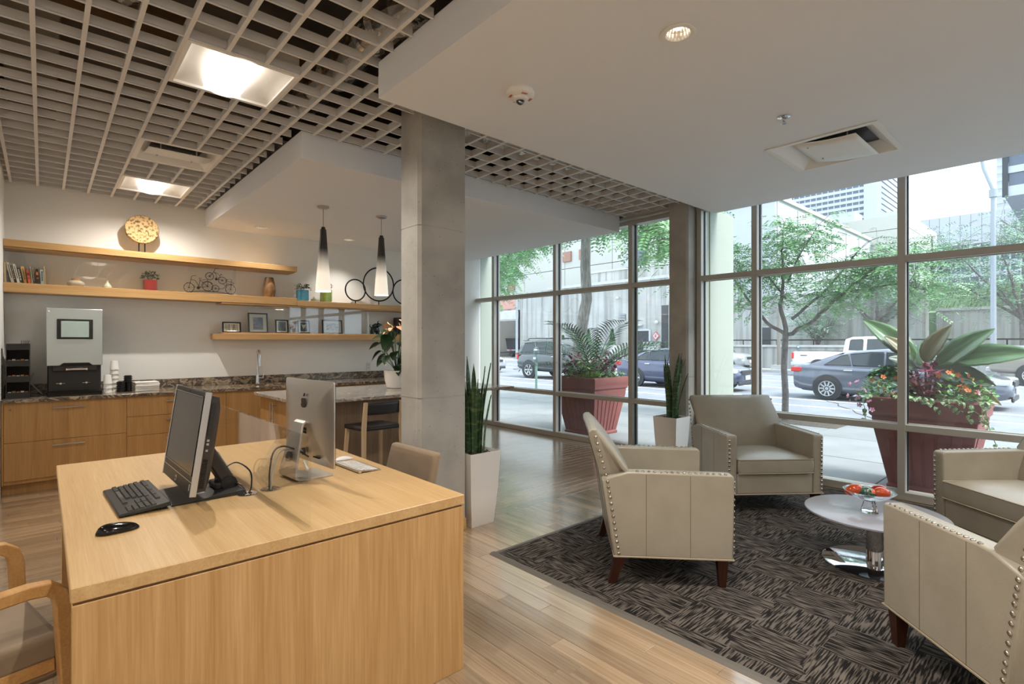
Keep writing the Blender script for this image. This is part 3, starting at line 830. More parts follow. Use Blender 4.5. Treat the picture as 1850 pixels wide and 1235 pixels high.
# coffee machine
cm = thing('coffee_machine', 'tall silver and black coffee machine with touch screen on the counter', 'coffee machine', (.243, 6.88, ZC))
w = .2165
obj('body', MB().box(-w+.008, w-.008, .02, .47, .012, .87, .01), black_plastic, cm)
hood = MB()
hood.loft([[(-w, y, .30), (-w+.1, y, .30), (-w+.125, y, .325), (w-.105, y, .325), (w-.08, y, .30), (w, y, .30), (w, y, .872), (-w, y, .872)] for y in (-.03, .3)])
bev(obj('silver_door', hood, mat('coffee_steel', s3(190,198,196), .25, .35), cm), .006, 2)
obj('screen_bezel', MB().box(-.14, .14, -.036, -.028, .565, .765, .004), black_gloss, cm)
obj('screen', MB().box(-.108, .108, -.039, -.034, .585, .745, .002), mat('screen_lit', s3(196,220,214), .12), cm)
obj('brew_head', MB().box(-w+.045, w-.045, -.02, .06, .245, .298, .006), charcoal, cm)
obj('spout_tube', MB().cyl((-.06, -.025, .265), (.085, -.025, .265), .016, n=16).cyl((-.072, -.025, .265), (-.06, -.025, .265), .021, n=16).cyl((.085, -.025, .265), (.097, -.025, .265), .021, n=16), chrome, cm)
for x in (-.11, .09): obj('latch', MB().box(x-.035, x+.035, .008, .022, .118, .126, .002).cyl((x, .0, .122), (x, .01, .122), .01, n=10), chrome, cm)
obj('drip_tray', MB().box(-w+.004, w-.004, -.06, .4, 0, .045, .006).box(-w+.01, w-.01, -.05, .02, .045, .052, .003), black_gloss, cm)
obj('lock', MB().cyl((-w+.02, -.034, .84), (-w+.02, -.03, .84), .008, n=12), chrome, cm)
tag(obj('power_cord', MB().tube(smoothpath([(-.07, 7.1, 1.12), (-.09, 7.15, 1.03), (-.04, 7.12, .95), (.0, 7.1, .905), (.015, 7.15, .902)]), .005, 8), mat('cord_white', s3(190,186,176), .5)), 'pale power cord hanging between dispenser rack and coffee machine', 'cord')
rk = thing('dispenser_rack', 'narrow black four-tier condiment rack at the left end of counter', 'rack', (-.175, 6.82, ZC))
obj('frame', MB().box(-.083, -.078, 0, .24, 0, .52).box(.078, .083, 0, .24, 0, .52).box(-.078, .078, .235, .24, 0, .52), charcoal, rk)
pk = [mat('packet_white', s3(226,222,214), .6), mat('packet_brown', s3(176,140,100), .6), mat('packet_orange', s3(214,130,70), .6)]
for i, z in enumerate((.0, .155, .305, .46)):
    obj('tray', MB().box(-.078, .078, .0, .012, z, z+.055).box(-.078, .078, .012, .235, z, z+.008), black_plastic, rk)
    for k in range(5):
        x = -.06+.03*k
        if i < 3: obj('packet', MB().box(x-.012, x+.012, .03+.01*(k % 3), .04+.01*(k % 3), z+.009, z+.062+.006*(k % 2), .001), pk[(i+k) % 3], rk)
for k in range(5): obj('stir_stick', MB().cyl((.02+.012*k, .05, .47), (.024+.013*k, .04, .55), .002, n=6), black_plastic, rk)
# cups, lids, napkins
def cup(x, y, z, label, group, first=[None]):
    if first[0] is None:
        o = obj('paper_cup', MB().lathe([(.039, 0), (.0405, .002), (.039, .005), (.03, .092), (.028, .095), (.0, .093)], 24), white_paper); first[0] = o
    else: o = dup(first[0])
    o.location = (x, y, z); tag(o, label, 'paper cup', group); return o
ORD = ['lowest', 'second from the bottom', 'third from the bottom', 'fourth from the bottom', 'fifth from the bottom', 'sixth from the bottom', 'seventh from the bottom', 'eighth from the bottom']
def which(k, n): return 'topmost' if k == n-1 else ORD[k]
for k in range(3): cup(.51, 6.95, ZC+.048*k, 'white paper cup, %s in the shorter upside-down stack' % which(k, 3), 'paper cups in the short stack')
for k in range(6): cup(.573, 7.04, ZC+.048*k, 'white paper cup, %s in the taller upside-down stack' % which(k, 6), 'paper cups in the tall stack')
def lid(x, y, z, label, group, first=[None]):
    if first[0] is None:
        o = obj('cup_lid', MB().lathe([(.039, 0), (.041, .003), (.041, .008), (.034, .011), (.033, .018), (.028, .02), (0, .019)], 24), black_gloss); first[0] = o
    else: o = dup(first[0])
    o.location = (x, y, z); tag(o, label, 'lid', group); return o
for k in range(6): lid(.622, 6.96, ZC+.0195*k, 'black plastic cup lid, %s in the lower of two stacks' % which(k, 6), 'cup lids in the low stack')
for k in range(9): lid(.69, 7.02, ZC+.0195*k, 'black plastic cup lid, %s in the higher of two stacks' % which(k, 9), 'cup lids in the high stack')
ns_ = thing('napkin_stack', 'pile of white paper napkins beside the black lids', 'napkins', (.86, 7.05, ZC))
for k in range(6):
    o = obj('napkin_bundle', MB().box(-.11, .11, -.1, .1, .001+k*.0165, .016+k*.0165, .004), white_paper, ns_)
    o.location = (rnd.uniform(-.008,.008), rnd.uniform(-.008,.008), 0); o.rotation_euler = (0,0,rnd.uniform(-.04,.04))

# ------------------------------------------------------------------ floating shelves
def shelf(label, boxes):
    b = MB()
    for q in boxes: b.box(*q, .002)
    return tag(obj('wall_shelf', b, oak_x), label, 'shelf')
YS = 7.14
shelf('highest oak wall shelf carrying the round stone disc', [(-.288, 2.54, YS, YB-.001, 2.375, 2.445), (-.288, 2.51, YS+.02, YB-.001, 2.358, 2.374)])
shelf('long middle oak wall shelf holding books and bicycle sculpture', [(-.288, 2.54, YS, YB-.001, 1.925, 2.02)])
shelf('long oak wall shelf on the right carrying ring sculpture', [(2.542, 5.28, YS, YB-.001, 1.922, 1.995), (1.63, 5.26, YS+.004, YB-.001, 1.905, 1.921)])
shelf('lowest oak wall shelf lined with small framed pictures', [(1.57, 5.26, YS, YB-.001, 1.465, 1.535), (1.66, 5.26, YS+.03, YB-.001, 1.5355, 1.553)])
def glass_panel(x0, x1, z0, z1, y, label):
    tag(obj('glass_screen', MB().box(x0, x1, y, y+.006, z0, z1), clear, None, 0), label, 'glass screen')
glass_panel(-.285, .44, 2.021, 2.357, 7.172, 'clear glass pane standing in front of the books, left of the seam')
glass_panel(.446, 1.80, 2.021, 2.357, 7.172, 'clear glass pane in front of bicycle sculpture and red pot')
glass_panel(1.95, 2.12, 1.554, 1.904, 7.185, 'narrow clear glass pane at the large framed picture on lowest shelf')
glass_panel(2.126, 3.6, 1.554, 1.904, 7.185, 'long clear glass pane reflecting the windows on lowest shelf')

# books: x at foot, x at head, thickness, height, colour, description
marks = mat('spine_marks', s3(60,50,44), .6)
marks_l = mat('spine_marks_pale', s3(226,214,190), .6)
BK = [(-.283, -.288, .018, .2, (190,160,112), 'tan book standing upright at the far left end of shelf', 0),
 (-.232, -.272, .026, .205, (206,188,176), 'pale pinkish book leaning left, tallest of the row', 1),
 (-.208, -.246, .018, .195, (62,54,50), 'dark patterned book leaning left beside the white book', 2),
 (-.188, -.226, .024, .19, (226,220,210), 'white book with dark lettering band leaning left', 1),
 (-.166, -.192, .02, .158, (70,60,54), 'short dark brown book behind yellow book', 2),
 (-.14, -.165, .026, .172, (236,186,108), 'yellow-orange book with dark spine lettering', 1),
 (-.108, -.126, .024, .138, (222,88,46), 'bright orange-red book with a grey band', 3),
 (-.083, -.1, .012, .178, (186,176,158), 'thin grey-beige book right of the red book', 1),
 (-.069, -.083, .013, .172, (98,70,52), 'thin brown book with yellow top', 2),
 (-.045, -.056, .026, .154, (44,40,40), 'black book with orange spine panel', 3),
 (-.015, -.02, .03, .152, (156,176,176), 'pale grey-blue rounded book near the row end', 1),
 (.012, .006, .014, .19, (196,158,106), 'tall tan book closing the row at right', 0)]
for i, (xf, xh, w, hh, col, lb, kind) in enumerate(BK):
    bm_ = mat('book_cover_%d' % i, s3(*col), .55)
    t = thing('book', lb, 'book', (xf, 7.20+.008*(i % 3), 2.0205), 0, 'books on the middle shelf')
    a = math.atan2(xf-xh, hh)
    w *= .84; t.rotation_euler = (0, -a, 0)
    if a > 0: t.location.z += w*math.sin(a)*0
    d = .13+.02*(i % 3)
    obj('cover', MB().box(0, .002, 0, d, 0, hh).box(w-.002, w, 0, d, 0, hh).box(.0, w, -.001, .002, 0, hh), bm_, t, 0)
    obj('pages', MB().box(.002, w-.002, .004, d-.004, .004, hh-.003), white_paper, t, 0)
    if kind == 1:
        b = MB(); z = hh*.25
        while z < hh*.86:
            q = rnd.uniform(.006, .013); b.box(w*.3, w*.72, -.0018, -.0008, z, z+q); z += q+.004
        obj('spine_print', b, marks, t, 0, kind='stuff')
    elif kind == 2:
        b = MB(); z = hh*.2
        while z < hh*.9:
            q = rnd.uniform(.006, .02); b.box(w*.25, w*.75, -.0018, -.0008, z, z+q); z += q+.008
        obj('spine_print', b, marks_l, t, 0, kind='stuff')
    elif kind == 3:
        obj('spine_panel', MB().box(w*.1, w*.9, -.0018, -.0008, hh*.36, hh*.42).box(w*.2, w*.8, -.0018, -.0008, hh*.6, hh*.8), marks if i == 6 else mat('spine_orange', s3(220,110,50), .6), t, 0, kind='stuff')
glaze = mat('cream_glaze', s3(206,192,168), .15, col2=s3(188,172,146), ns=30)
t = thing('squat_vase', 'squat cream glazed vase with bare clay neck beside the books', 'vase', (.264, 7.26, 2.0205))
obj('body', MB().lathe([(.045, 0), (.068, .012), (.077, .03), (.07, .05), (.046, .064), (.036, .068)], 32), glaze, t, 60)
obj('neck', MB().lathe([(.0362, .068), (.037, .09), (.033, .09), (.033, .066)], 32), mat('bare_clay', s3(184,132,82), .7), t, 60)
t = thing('bottle_vase', 'small cream bottle vase left of the red pot', 'vase', (.53, 7.26, 2.0205))
obj('body', MB().lathe([(.036, 0), (.042, .01), (.036, .032), (.016, .058), (.01, .08), (.013, .09)], 28), mat('celadon', s3(206,204,170), .2), t, 60)
def cubepot(x, y, w, h, col, label, seed):
    r = random.Random(seed)
    t = thing('potted_shrub', label, 'potted plant', (x, y, 2.0205 if y and x < 2.54 else 1.9955))
    m = mat('pot_glaze_%d' % seed, s3(*col), .2, col2=tuple(c*.7 for c in s3(*col)), ns=14, coat=.3)
    obj('pot', MB().lathe([(w*.46, 0), (w*.5, .006), (w*.5, h), (w*.44, h), (w*.44, h-.02), (0, h-.02)], 32, sq=7), m, t)
    lf = None
    for i in range(90):
        a = r.uniform(0, 2*PI); e = r.uniform(0, 1)**.6; rr = w*(.15+.62*e*r.uniform(.5, 1)); z = h+.01+.085*r.uniform(0, 1)*(1.15-e*.5)
        if lf is None: lf = obj('leaf', leafshape(.03, .011, .006, 3, .3), MATS['shrub_leaf'], t, 60); o = lf
        else: o = piece(lf, parent=t)
        o.location = (rr*math.cos(a), rr*math.sin(a), z); o.rotation_euler = (r.uniform(-.5,.5), r.uniform(-1.0,.3), a+r.uniform(-.6,.6))
    b = MB()
    for i in range(9):
        a = 2*PI*i/9; b.tube([(0,0,h-.02), (w*.3*math.cos(a), w*.3*math.sin(a), h+.05), (w*.42*math.cos(a), w*.42*math.sin(a), h+.08)], .0018, 5)
    obj('twigs', b, leaf_g, t, kind='stuff')
mat('shrub_leaf', s3(84,96,62), .5, rnd_amt=.35)
cubepot(.923, 7.285, .128, .125, (150,38,28), 'small shrub in a square red pot on the middle shelf', 3)
cubepot(2.65, 7.25, .14, .15, (66,136,160), 'small shrub in a square blue pot left of the pendant', 4)
cubepot(2.98, 7.25, .135, .17, (142,162,60), 'small shrub in a square green pot behind left pendant', 5)
t = thing('brown_vase', 'tapering brown mottled wooden vase on the middle shelf', 'vase', (2.218, 7.25, 2.0205))
obj('body', MB().lathe([(.058, 0), (.068, .02), (.077, .08), (.076, .12), (.066, .19), (.054, .245), (.05, .262), (.042, .262), (.046, .24), (.0, .2)], 32), mat('burl', s3(150,110,68), .5, col2=s3(112,82,52), ns=26, st=(1,1,.5)), t, 60)
# stone disc on two rods
t = thing('stone_disc', 'round mottled stone disc sculpture on two rods above highest shelf', 'sculpture', (.845, 7.28, 2.4455))
n = 40
rings = []
for y, s_ in ((.03, .93), (.022, 1.0), (-.022, 1.0), (-.03, .96)):
    rings.append([(s_*.162*math.cos(2*PI*j/n)*(1+.02*math.sin(5*j)), y, .272+s_*.16*math.sin(2*PI*j/n)*(1+.015*math.sin(3*j+1))) for j in range(n)])
sd = obj('disc', MB().loft(rings), mat('mottled_stone', s3(206,170,118), .8, col2=s3(112,88,58), ns=38, lo=.48, hi=.62, bump=1.0, bs=38), t, 40)
for x in (-.028, .028): obj('rod', MB().cyl((x, 0, .006), (x, 0, .13), .006, n=8), iron, t)
obj('base', MB().box(-.06, .06, -.04, .04, 0, .006, .001), iron, t)
# bicycles
t = thing('bicycle_sculpture', 'black wire sculpture of three little bicycles on an arched base', 'sculpture', (1.52, 7.22, 2.0205))
def D(u, v): # drawing units to the plane of the sculpture
    return (1.249+.000485*(u-285)-1.52, 0, ((835+.0575*(u-430))-v)*.00055)
def rod(b, pts, r=.0028): b.tube([D(*p) for p in pts], r, 6)
def wheel(cu, cv, r_):
    b = MB(); c = V(D(cu, cv)); rr = r_*.000515
    b.tube([c+V((rr*math.cos(2*PI*i/24), 0, rr*math.sin(2*PI*i/24))) for i in range(24)], .0034, 6, closed=True)
    for i in range(9): b.tube([c, c+V((rr*math.cos(2*PI*i/9), 0, rr*math.sin(2*PI*i/9)))], .0011, 4)
    b.ell(c, .008, .008, .008, 8, 6)
    return b
def bike(name, wheels, frame, lb=None):
    b = MB()
    for pts in frame: rod(b, pts)
    o = obj(name, b, iron, t)
    for q in wheels: obj('wheel', wheel(*q), iron, o)
    return o
bike('left_bicycle', [(390,715,104), (795,690,108)], [[(390,710),(430,540),(450,465),(540,455)], [(430,540),(520,560),(580,640),(600,720)], [(600,720),(630,540),(600,515),(660,515)], [(580,720),(640,700),(690,600),(795,570),(870,600),(905,640)], [(630,550),(720,630),(795,690)], [(330,612),(420,615),(480,660),(530,720)], [(795,690),(795,545),(670,548)], [(590,720),(795,690)]])
bike('upper_bicycle', [(840,465,86), (1125,555,84)], [[(840,465),(930,370),(965,290),(1035,290)], [(940,370),(990,430),(1000,520)], [(950,380),(1020,400),(1080,465),(1030,505)], [(1000,520),(1125,550)], [(1060,460),(1110,420),(1080,410),(1130,432)]])
bike('right_tricycle', [(970,735,78), (1320,755,112)], [[(970,735),(1060,748),(1150,740),(1220,660),(1260,630),(1330,640),(1400,625),(1380,600),(1240,575)], [(1225,660),(1230,535),(1210,530),(1270,535)], [(1320,755),(1340,530),(1290,520)], [(1150,640),(1180,665),(1220,655)]])
b = MB(); b.tube([D(310,822), D(520,800), D(760,795), D(1000,812), D(1200,845), D(1400,882)], .004, 6)
for u, v in ((430,815), (1300,868)): b.cyl(D(u, v), (D(u, v)[0], 0, 0), .006, n=8)
for u, v in ((590,722), (990,525)): b.ell(D(u, v), .017, .01, .017, 10, 8)
obj('arched_base', b, iron, t)
# rings
t = thing('ring_sculpture', 'black metal sculpture of three linked rings behind right pendant', 'sculpture', (3.8, 7.26, 1.9955))
for x, z, r in ((-.375, .205, .155), (0, .315, .25), (.43, .23, .19)):
    o = obj('ring', MB().tube([(x+r*math.cos(2*PI*i/48), .0, z+r*math.sin(2*PI*i/48)) for i in range(48)], .0105, 8, closed=True), iron, t)
    obj('foot', MB().cyl((x, 0, .006), (x, 0, z-r), .008, n=8).box(x-.06, x+.06, -.04, .04, 0, .006, .001), iron, o)
# framed pictures
def artmat(name, c1, c2, ns, st, lo=.4, hi=.6): return mat(name, s3(*c1), .6, col2=s3(*c2), ns=ns, st=st, lo=lo, hi=hi)
arts = [artmat('art_birches', (200,184,160), (70,60,52), 1, (90,1,6)), artmat('art_lake', (96,120,158), (168,176,190), 1, (8,1,40)), artmat('art_forest', (110,128,150), (52,66,60), 1, (70,1,12)), artmat('art_map', (40,42,46), (40,42,46), 1, (1,1,1)), artmat('art_sketch', (200,204,206), (120,126,134), 1, (20,1,60), .5, .6)]
frame_bk = mat('frame_black', s3(44,42,44), .4); mount = mat('mount_white', s3(228,226,218), .7)
def picture(x0, x1, h, label, am, mx_, mz0, mz1, z=1.5535):
    cx_, w = (x0+x1)/2, (x1-x0)/2
    t = thing('picture_frame', label, 'picture', (cx_, 7.275, z))
    t.rotation_euler = (-.10, 0, 0)
    f = .016
    obj('frame', MB().box(-w, w, 0, .018, h-f, h, .002).box(-w, w, 0, .018, 0, f, .002).box(-w, -w+f, 0, .018, f, h-f, .002).box(w-f, w, 0, .018, f, h-f, .002), frame_bk, t)
    obj('mount', MB().box(-w+f, w-f, .006, .012, f, h-f), mount, t, 0)
    obj('print', MB().box(-w+mx_, w-mx_, .0045, .0075, mz0, mz1), am, t, 0)
    obj('glass', MB().box(-w+f, w-f, .002, .003, f, h-f), clear, t, 0)
    return t
picture(1.672, 1.886, .135, 'small wide framed print of bare tree trunks, first on the shelf', arts[0], .034, .02, .108)
picture(1.973, 2.213, .262, 'largest framed picture, a blue lake scene in a wide white mount', arts[1], .06, .045, .205)
picture(2.308, 2.476, .183, 'small upright framed print of a blue forest', arts[2], .034, .03, .152)
p = picture(2.6, 2.765, .183, 'small upright framed dark picture with a pale jagged shape', arts[3], .034, .03, .152)
obj('pale_shape', MB().prism([(-.032,.13),(-.01,.118),(.012,.122),(.03,.132),(.022,.1),(.006,.075),(-.004,.06),(-.014,.078),(-.022,.1)], 'y', .003, .0044), mount, p, 0)
picture(2.941, 3.235, .2, 'wide framed pale landscape sketch behind the long glass', arts[4], .06, .05, .15)
obj_ = thing('green_figurine', 'dark green glazed animal figurine at the end of the glass pane', 'figurine', (3.74, 7.27, 1.5535))
gm = mat('green_glaze', s3(34,58,52), .2, col2=s3(20,36,34), ns=20, coat=.4)
b = MB(); b.ell((0,0,.075), .07, .045, .05).ell((.05,-.01,.14), .034, .03, .034).ell((.085,-.015,.145), .022, .018, .018)
obj('body', b, gm, obj_, 60)
for x, y in ((-.045,-.025), (.045,-.025), (-.045,.025), (.045,.025)): obj('leg', MB().cyl((x,y,0), (x,y,.06), .018, .02, 10), gm, obj_, 60)
obj('horns', MB().tube([(.04,-.02,.165),(.03,-.03,.19),(.05,-.035,.205)], [.008,.006,.003], 7).tube([(.06,.01,.165),(.06,.02,.19),(.08,.025,.2)], [.008,.006,.003], 7).tube([(-.06,0,.1),(-.085,0,.13),(-.07,0,.15)], [.009,.007,.004], 7), gm, obj_, 60)
obj('mane', MB().ell((.01,0,.135), .03, .02, .03).ell((-.02,0,.125), .026, .018, .024), gm, obj_, 60)
t = thing('wooden_box', 'dark brown upright wooden box beside the figurine near the column', 'box', (4.2, 7.28, 1.5535))
obj('case', MB().box(-.11, .11, -.06, .06, 0, .265, .004), walnut, t)
obj('front_panel', MB().box(-.095, .095, -.066, -.059, .015, .25, .003), black_gloss, t)
# ------------------------------------------------------------------ reception desk
ZT = .76
dk = thing('reception_desk', 'large oak two-person reception desk with a slab front panel', 'desk')
obj('desktop', MB().box(.055, 1.37, 1.835, 3.742, ZT-.042, ZT, .0025), oak_y, dk)
obj('front_panel', MB().box(.058, 1.368, 1.838, 1.878, 0, ZT-.05, .002), oak_z, dk)
obj('shadow_rail', MB().box(.075, 1.35, 1.85, 1.878, ZT-.05, ZT-.042), oak_dark, dk, 0)
obj('end_panel', MB().box(.075, 1.35, 3.68, 3.72, 0, ZT-.042, .002), oak_z, dk)
obj('centre_panel', MB().box(.70, .728, 1.878, 3.68, .1, ZT-.042, .002), oak_z, dk)
tag(obj('glass_divider', MB().box(.708, .718, 1.879, 3.14, ZT, 1.087, .001), clear, None, 0), 'low clear glass divider standing on the desk between the computers', 'glass divider')
def grommet(x, y, label):
    t = thing('cable_grommet', label, 'grommet', (x, y, ZT), 0, 'desk cable grommets')
    obj('ring', MB().lathe([(.04, 0), (.041, .002), (.037, .005), (.018, .005), (.016, .002), (.0, .002)], 28), chrome, t)
grommet(.668, 2.475, 'metal cable grommet behind the black computer base')
grommet(.765, 2.489, 'metal cable grommet in the desk beside the silver computer foot')
# black all-in-one computer: local x to the right of the screen, y into the screen
t = thing('desktop_computer', 'black all-in-one computer with tilted screen facing left', 'computer', (.423, 2.638, 0), -R(88.7))
tm = T(0, 0, .815, rx=-R(8.1))
W, Hh = .528, .412
b = MB(); b.box(-W/2, W/2, .0, .02, 0, Hh, .004, tm); obj('bezel', b, black_plastic, t)
b = MB(); b.box(-W/2+.022, W/2-.022, -.0015, .004, .085, Hh-.025, 0, tm); obj('screen', b, screen_off, t, 0)
b = MB()
b.box(-W/2+.012, W/2-.012, -.003, .002, .077, .084, .001, tm).box(-W/2+.012, W/2-.012, -.003, .002, Hh-.024, Hh-.018, .001, tm).box(-W/2+.012, -W/2+.02, -.003, .002, .077, Hh-.018, .001, tm).box(W/2-.02, W/2-.012, -.003, .002, .077, Hh-.018, .001, tm)
obj('screen_rim', b, black_gloss, t)
b = MB(); b.box(-W/2-.001, W/2+.001, -.001, .001, .052, .0545, 0, tm); obj('chin_line', b, silver, t, 0)
for q in (W/2, -W/2-.006):
    b = MB(); b.box(q, q+.006, -.002, .022, -.001, Hh+.001, .002, tm); obj('side_trim', b, silver, t)
b = MB(); b.loft([[tuple(tm @ V((sx*(W/2-.006-i), y, z))) for sx, z in ((-1, .012+i), (1, .012+i), (1, Hh-.012-i), (-1, Hh-.012-i))] for y, i in ((.02, 0), (.055, .006), (.075, .05), (.09, .1))]); obj('back_shell', b, charcoal, t)
b = MB()
for i in range(14): b.box(W/2-.013, W/2-.0055, .028, .046, .03+.0085*i, .034+.0085*i, 0, tm)
obj('side_vent', b, black_gloss, t, 0, kind='stuff')
b = MB(); b.box(W/2-.012, W/2-.005, .028, .046, .24, .37, .001, tm); dr = obj('disc_drive', b, black_plastic, t, 0)
b = MB()
for z in (.20, .215, .175): b.box(W/2-.012, W/2-.0045, .031, .041, z, z+.009, .001, tm)
obj('port', b, silver, t, 0, kind='stuff')
b = MB(); b.box(W/2-.028, W/2-.017, -.003, .0, .02, .045, .001, tm); obj('power_button', b, silver, t, 0)
b = MB(); b.cyl(tm @ V((0, .003, .027)), tm @ V((0, -.0025, .027)), .0125, n=28); lg = obj('logo_badge', b, silver, t, 30)
text('hp', .017, black_gloss, lg, tm @ T(0, -.003, .028, rx=PI/2), .0004)
b = MB(); b.cyl(tm @ V((0, -.0, Hh-.012)), tm @ V((0, -.002, Hh-.012)), .003, n=10); obj('camera_lens', b, black_gloss, t)
# hinged stand arm
p0 = tm @ V((0, .085, .16)); p1 = V((0, .20, .795))
b = MB(); dv = (p1-p0).normalized(); nn = V((0, -dv.z, dv.y))
prof = [(-.025,-.028),(.02,-.03),(.03,-.015),(.03,.015),(.02,.03),(-.025,.028)]
b.loft([[tuple(p+V((q*1.9, 0, 0))+nn*r_) for r_, q in prof] for p in (p0, p0.lerp(p1,.25), p0.lerp(p1,.8), p1)])
bev(obj('stand_arm', b, charcoal, t), .006, 2)
obj('arm_strip', MB().loft([[tuple(p0.lerp(p1,u)+V((x,0,0))+nn*r_) for x, r_ in ((-.03,.03),(.03,.03),(.03,.034),(-.03,.034))] for u in (.25,.85)]), silver, t)
for q in (p0, p1): obj('hinge', MB().cyl((-.06, q.y-.003, q.z), (.06, q.y-.003, q.z), .032, n=20), black_plastic, t)
obj('base_plate', MB().loft([[(-.155, -.04, ZT), (.155, -.04, ZT), (.155, .235, ZT), (-.155, .235, ZT)], [(-.155, -.04, ZT+.004), (.155, -.04, ZT+.004), (.155, .235, ZT+.018), (-.155, .235, ZT+.018)]]).box(-.055, .055, .14, .235, ZT+.012, ZT+.04, .006), black_plastic, t)
obj('asset_label', MB().box(-.02, .06, .06, .1, ZT+.0095, ZT+.0115), silver, t, 0)
for lb, pts in (('thin black cable looping from the black computer into the grommet', [(.60,2.6,.86),(.66,2.62,.875),(.70,2.56,.84),(.69,2.5,.79),(.675,2.478,.764)]), ('second black cable lying low behind the black computer base', [(.5,2.7,.80),(.57,2.68,.788),(.64,2.6,.79),(.66,2.52,.785),(.662,2.48,.764)])):
    tag(obj('cable', MB().tube(smoothpath(pts), .0035, 8), black_plastic), lb, 'cable', 'computer cables on the desk')
# keyboard, mouse
kb = thing('keyboard', 'black computer keyboard lying on the desk in front of black screen', 'keyboard', (.288, 2.68, ZT), -R(88))
kw, kd = .46, .17
kt = T(0, 0, .006, rx=R(5))
b = MB(); b.loft([[(-kw/2, -kd/2, .003), (kw/2, -kd/2, .003), (kw/2, kd/2, .014), (-kw/2, kd/2, .014)], [(-kw/2+.002, -kd/2+.002, .014), (kw/2-.002, -kd/2+.002, .014), (kw/2-.002, kd/2-.002, .032), (-kw/2+.002, kd/2-.002, .032)]])
bev(obj('case', b, black_plastic, kb), .003, 2)
for sx in (-1, 1): obj('foot', MB().box(sx*.19-.012, sx*.19+.012, .055, .075, 0, .014), black_plastic, kb)
km = obj('key', MB().loft([[(-s, -s, 0), (s, -s, 0), (s, s, 0), (-s, s, 0)] for s in (.0086,)] + [[(-.0066, -.006, .008), (.0066, -.006, .008), (.0066, .0072, .008), (-.0066, .0072, .008)]]), key_black, kb, 0)
km.location = (-.2, .055, .028)
first = True
rows = [(.056, [-.213+.0194*i for i in (0, 2, 3, 4, 5, 6.6, 7.6, 8.6, 9.6, 11.2, 12.2, 13.2, 14.2)]), (.03, [-.213+.0194*i for i in range(15)]), (.011, [-.208+.0194*i for i in range(14)]), (-.008, [-.203+.0194*i for i in range(13)]), (-.027, [-.198+.0194*i for i in range(12)]), (-.046, [-.213+.0215*i for i in (0,1,2,3)]+[.02+.0215*i for i in (0,1,2,3)])]
for y, xs in rows:
    xs = list(xs)+([.093+.0194*i for i in range(3)] if y > -.02 else [])+([.158+.0194*i for i in range(4)] if y < .05 else [])
    for x in xs: piece(km, (x, y, .0215+.106*(y)), (R(6), 0, 0), parent=kb)
obj('space_bar', MB().box(-.125, .005, -.0535, -.0375, .017, .0235, .002), key_black, kb)
ms = thing('computer_mouse', 'black computer mouse near the left front of the desk', 'mouse', (.196, 2.285, ZT), R(4))
def mfn(u, v):
    a = 2*PI*v; q = max(.02, 1-abs(2*u-1)**2.8)**.5
    x = -.062+.124*u; return (x, .032*q*(1-.12*u)*math.cos(a), .004+.036*max(0, math.sin(a))*q*(1-.45*u)-.004*max(0, -math.sin(a)))
obj('body', MB().grid(mfn, 16, 20), black_gloss, ms, 60)
obj('scroll_wheel', MB().cyl((.03,-.004,.014), (.03,.004,.014), .011, n=14), charcoal, ms)

# silver computer seen from behind: local x along the screen, y toward the back of it
ic = thing('desktop_computer', 'thin silver all-in-one computer seen from behind on the desk', 'computer', (.993, 2.619, 0), -R(85.9))
W, z0, z1 = .528, .833, 1.238
def slab(y, ins): # rounded rectangle outline at depth y
    r = .012; pts = []
    for cx_, cz, a0 in ((W/2-ins-r, z1-ins-r, 0), (-W/2+ins+r, z1-ins-r, 90), (-W/2+ins+r, z0+ins+r, 180), (W/2-ins-r, z0+ins+r, 270)):
        for k in range(5): pts.append((cx_+r*math.cos(R(a0+22.5*k)), y, cz+r*math.sin(R(a0+22.5*k))))
    return pts
obj('housing', MB().loft([slab(.0, 0), slab(-.006, 0), slab(-.012, .012), slab(-.022, .06), slab(-.03, .12)]), imac_alu, ic, 50)
obj('front_glass', MB().loft([slab(.0005, .001), slab(.003, .001)]), black_gloss, ic)
# bitten-apple mark on the back
ap = []
for i in range(40):
    a = 2*PI*i/40; r = .026*(1+.06*math.cos(2*a)-.10*max(0, math.cos(a-PI/2))**8-.07*max(0, math.cos(a+PI/2))**10)
    x, z = r*math.cos(a), r*1.05*math.sin(a)
    if x < 0 and (x+.036)**2+(z-.003)**2 < .0165**2:
        dx, dz = x+.036, z-.003; q = .0165/max(1e-5, math.hypot(dx, dz)); x, z = -.036+dx*q, .003+dz*q
    ap.append((x, 1.125+z))
obj('logo_mark', MB().prism(ap, 'y', -.034, -.0285).prism([(.0, 1.156), (.004, 1.168), (.013, 1.174), (.011, 1.163), (.005, 1.156)], 'y', -.034, -.0285), charcoal, ic, 0)
# bent aluminium foot
ft = MB(); hw = .095
def foot_ring(y, z, ny, nz, w): return [(-w, y+ny*.005, z+nz*.005), (w, y+ny*.005, z+nz*.005), (w, y-ny*.005, z-nz*.005), (-w, y-ny*.005, z-nz*.005)]
path = [(.075, .765, 0, 1, .095), (-.06, .765, 0, 1, .095), (-.092, .767, .2, 1, .095), (-.108, .776, .75, .7, .094), (-.11, .79, 1, .1, .093)]
for u in (.2, .4, .6, .8, 1): path.append((-.11+.05*u, .79+.22*u, .97, -.22, .093-.04*u))
path += [(-.054, 1.028, .85, -.55, .052), (-.042, 1.036, .3, -1, .052), (-.024, 1.03, -.4, -.9, .052), (-.012, 1.02, -.7, -.7, .052)]
ft.loft([foot_ring(*p) for p in path])
bev(obj('foot', ft, imac_alu, ic, 30), .0015, 2)
obj('cable_hole', MB().cyl((0, -.11, .872), (0, -.075, .862), .024, n=24), black_gloss, ic)
b = MB()
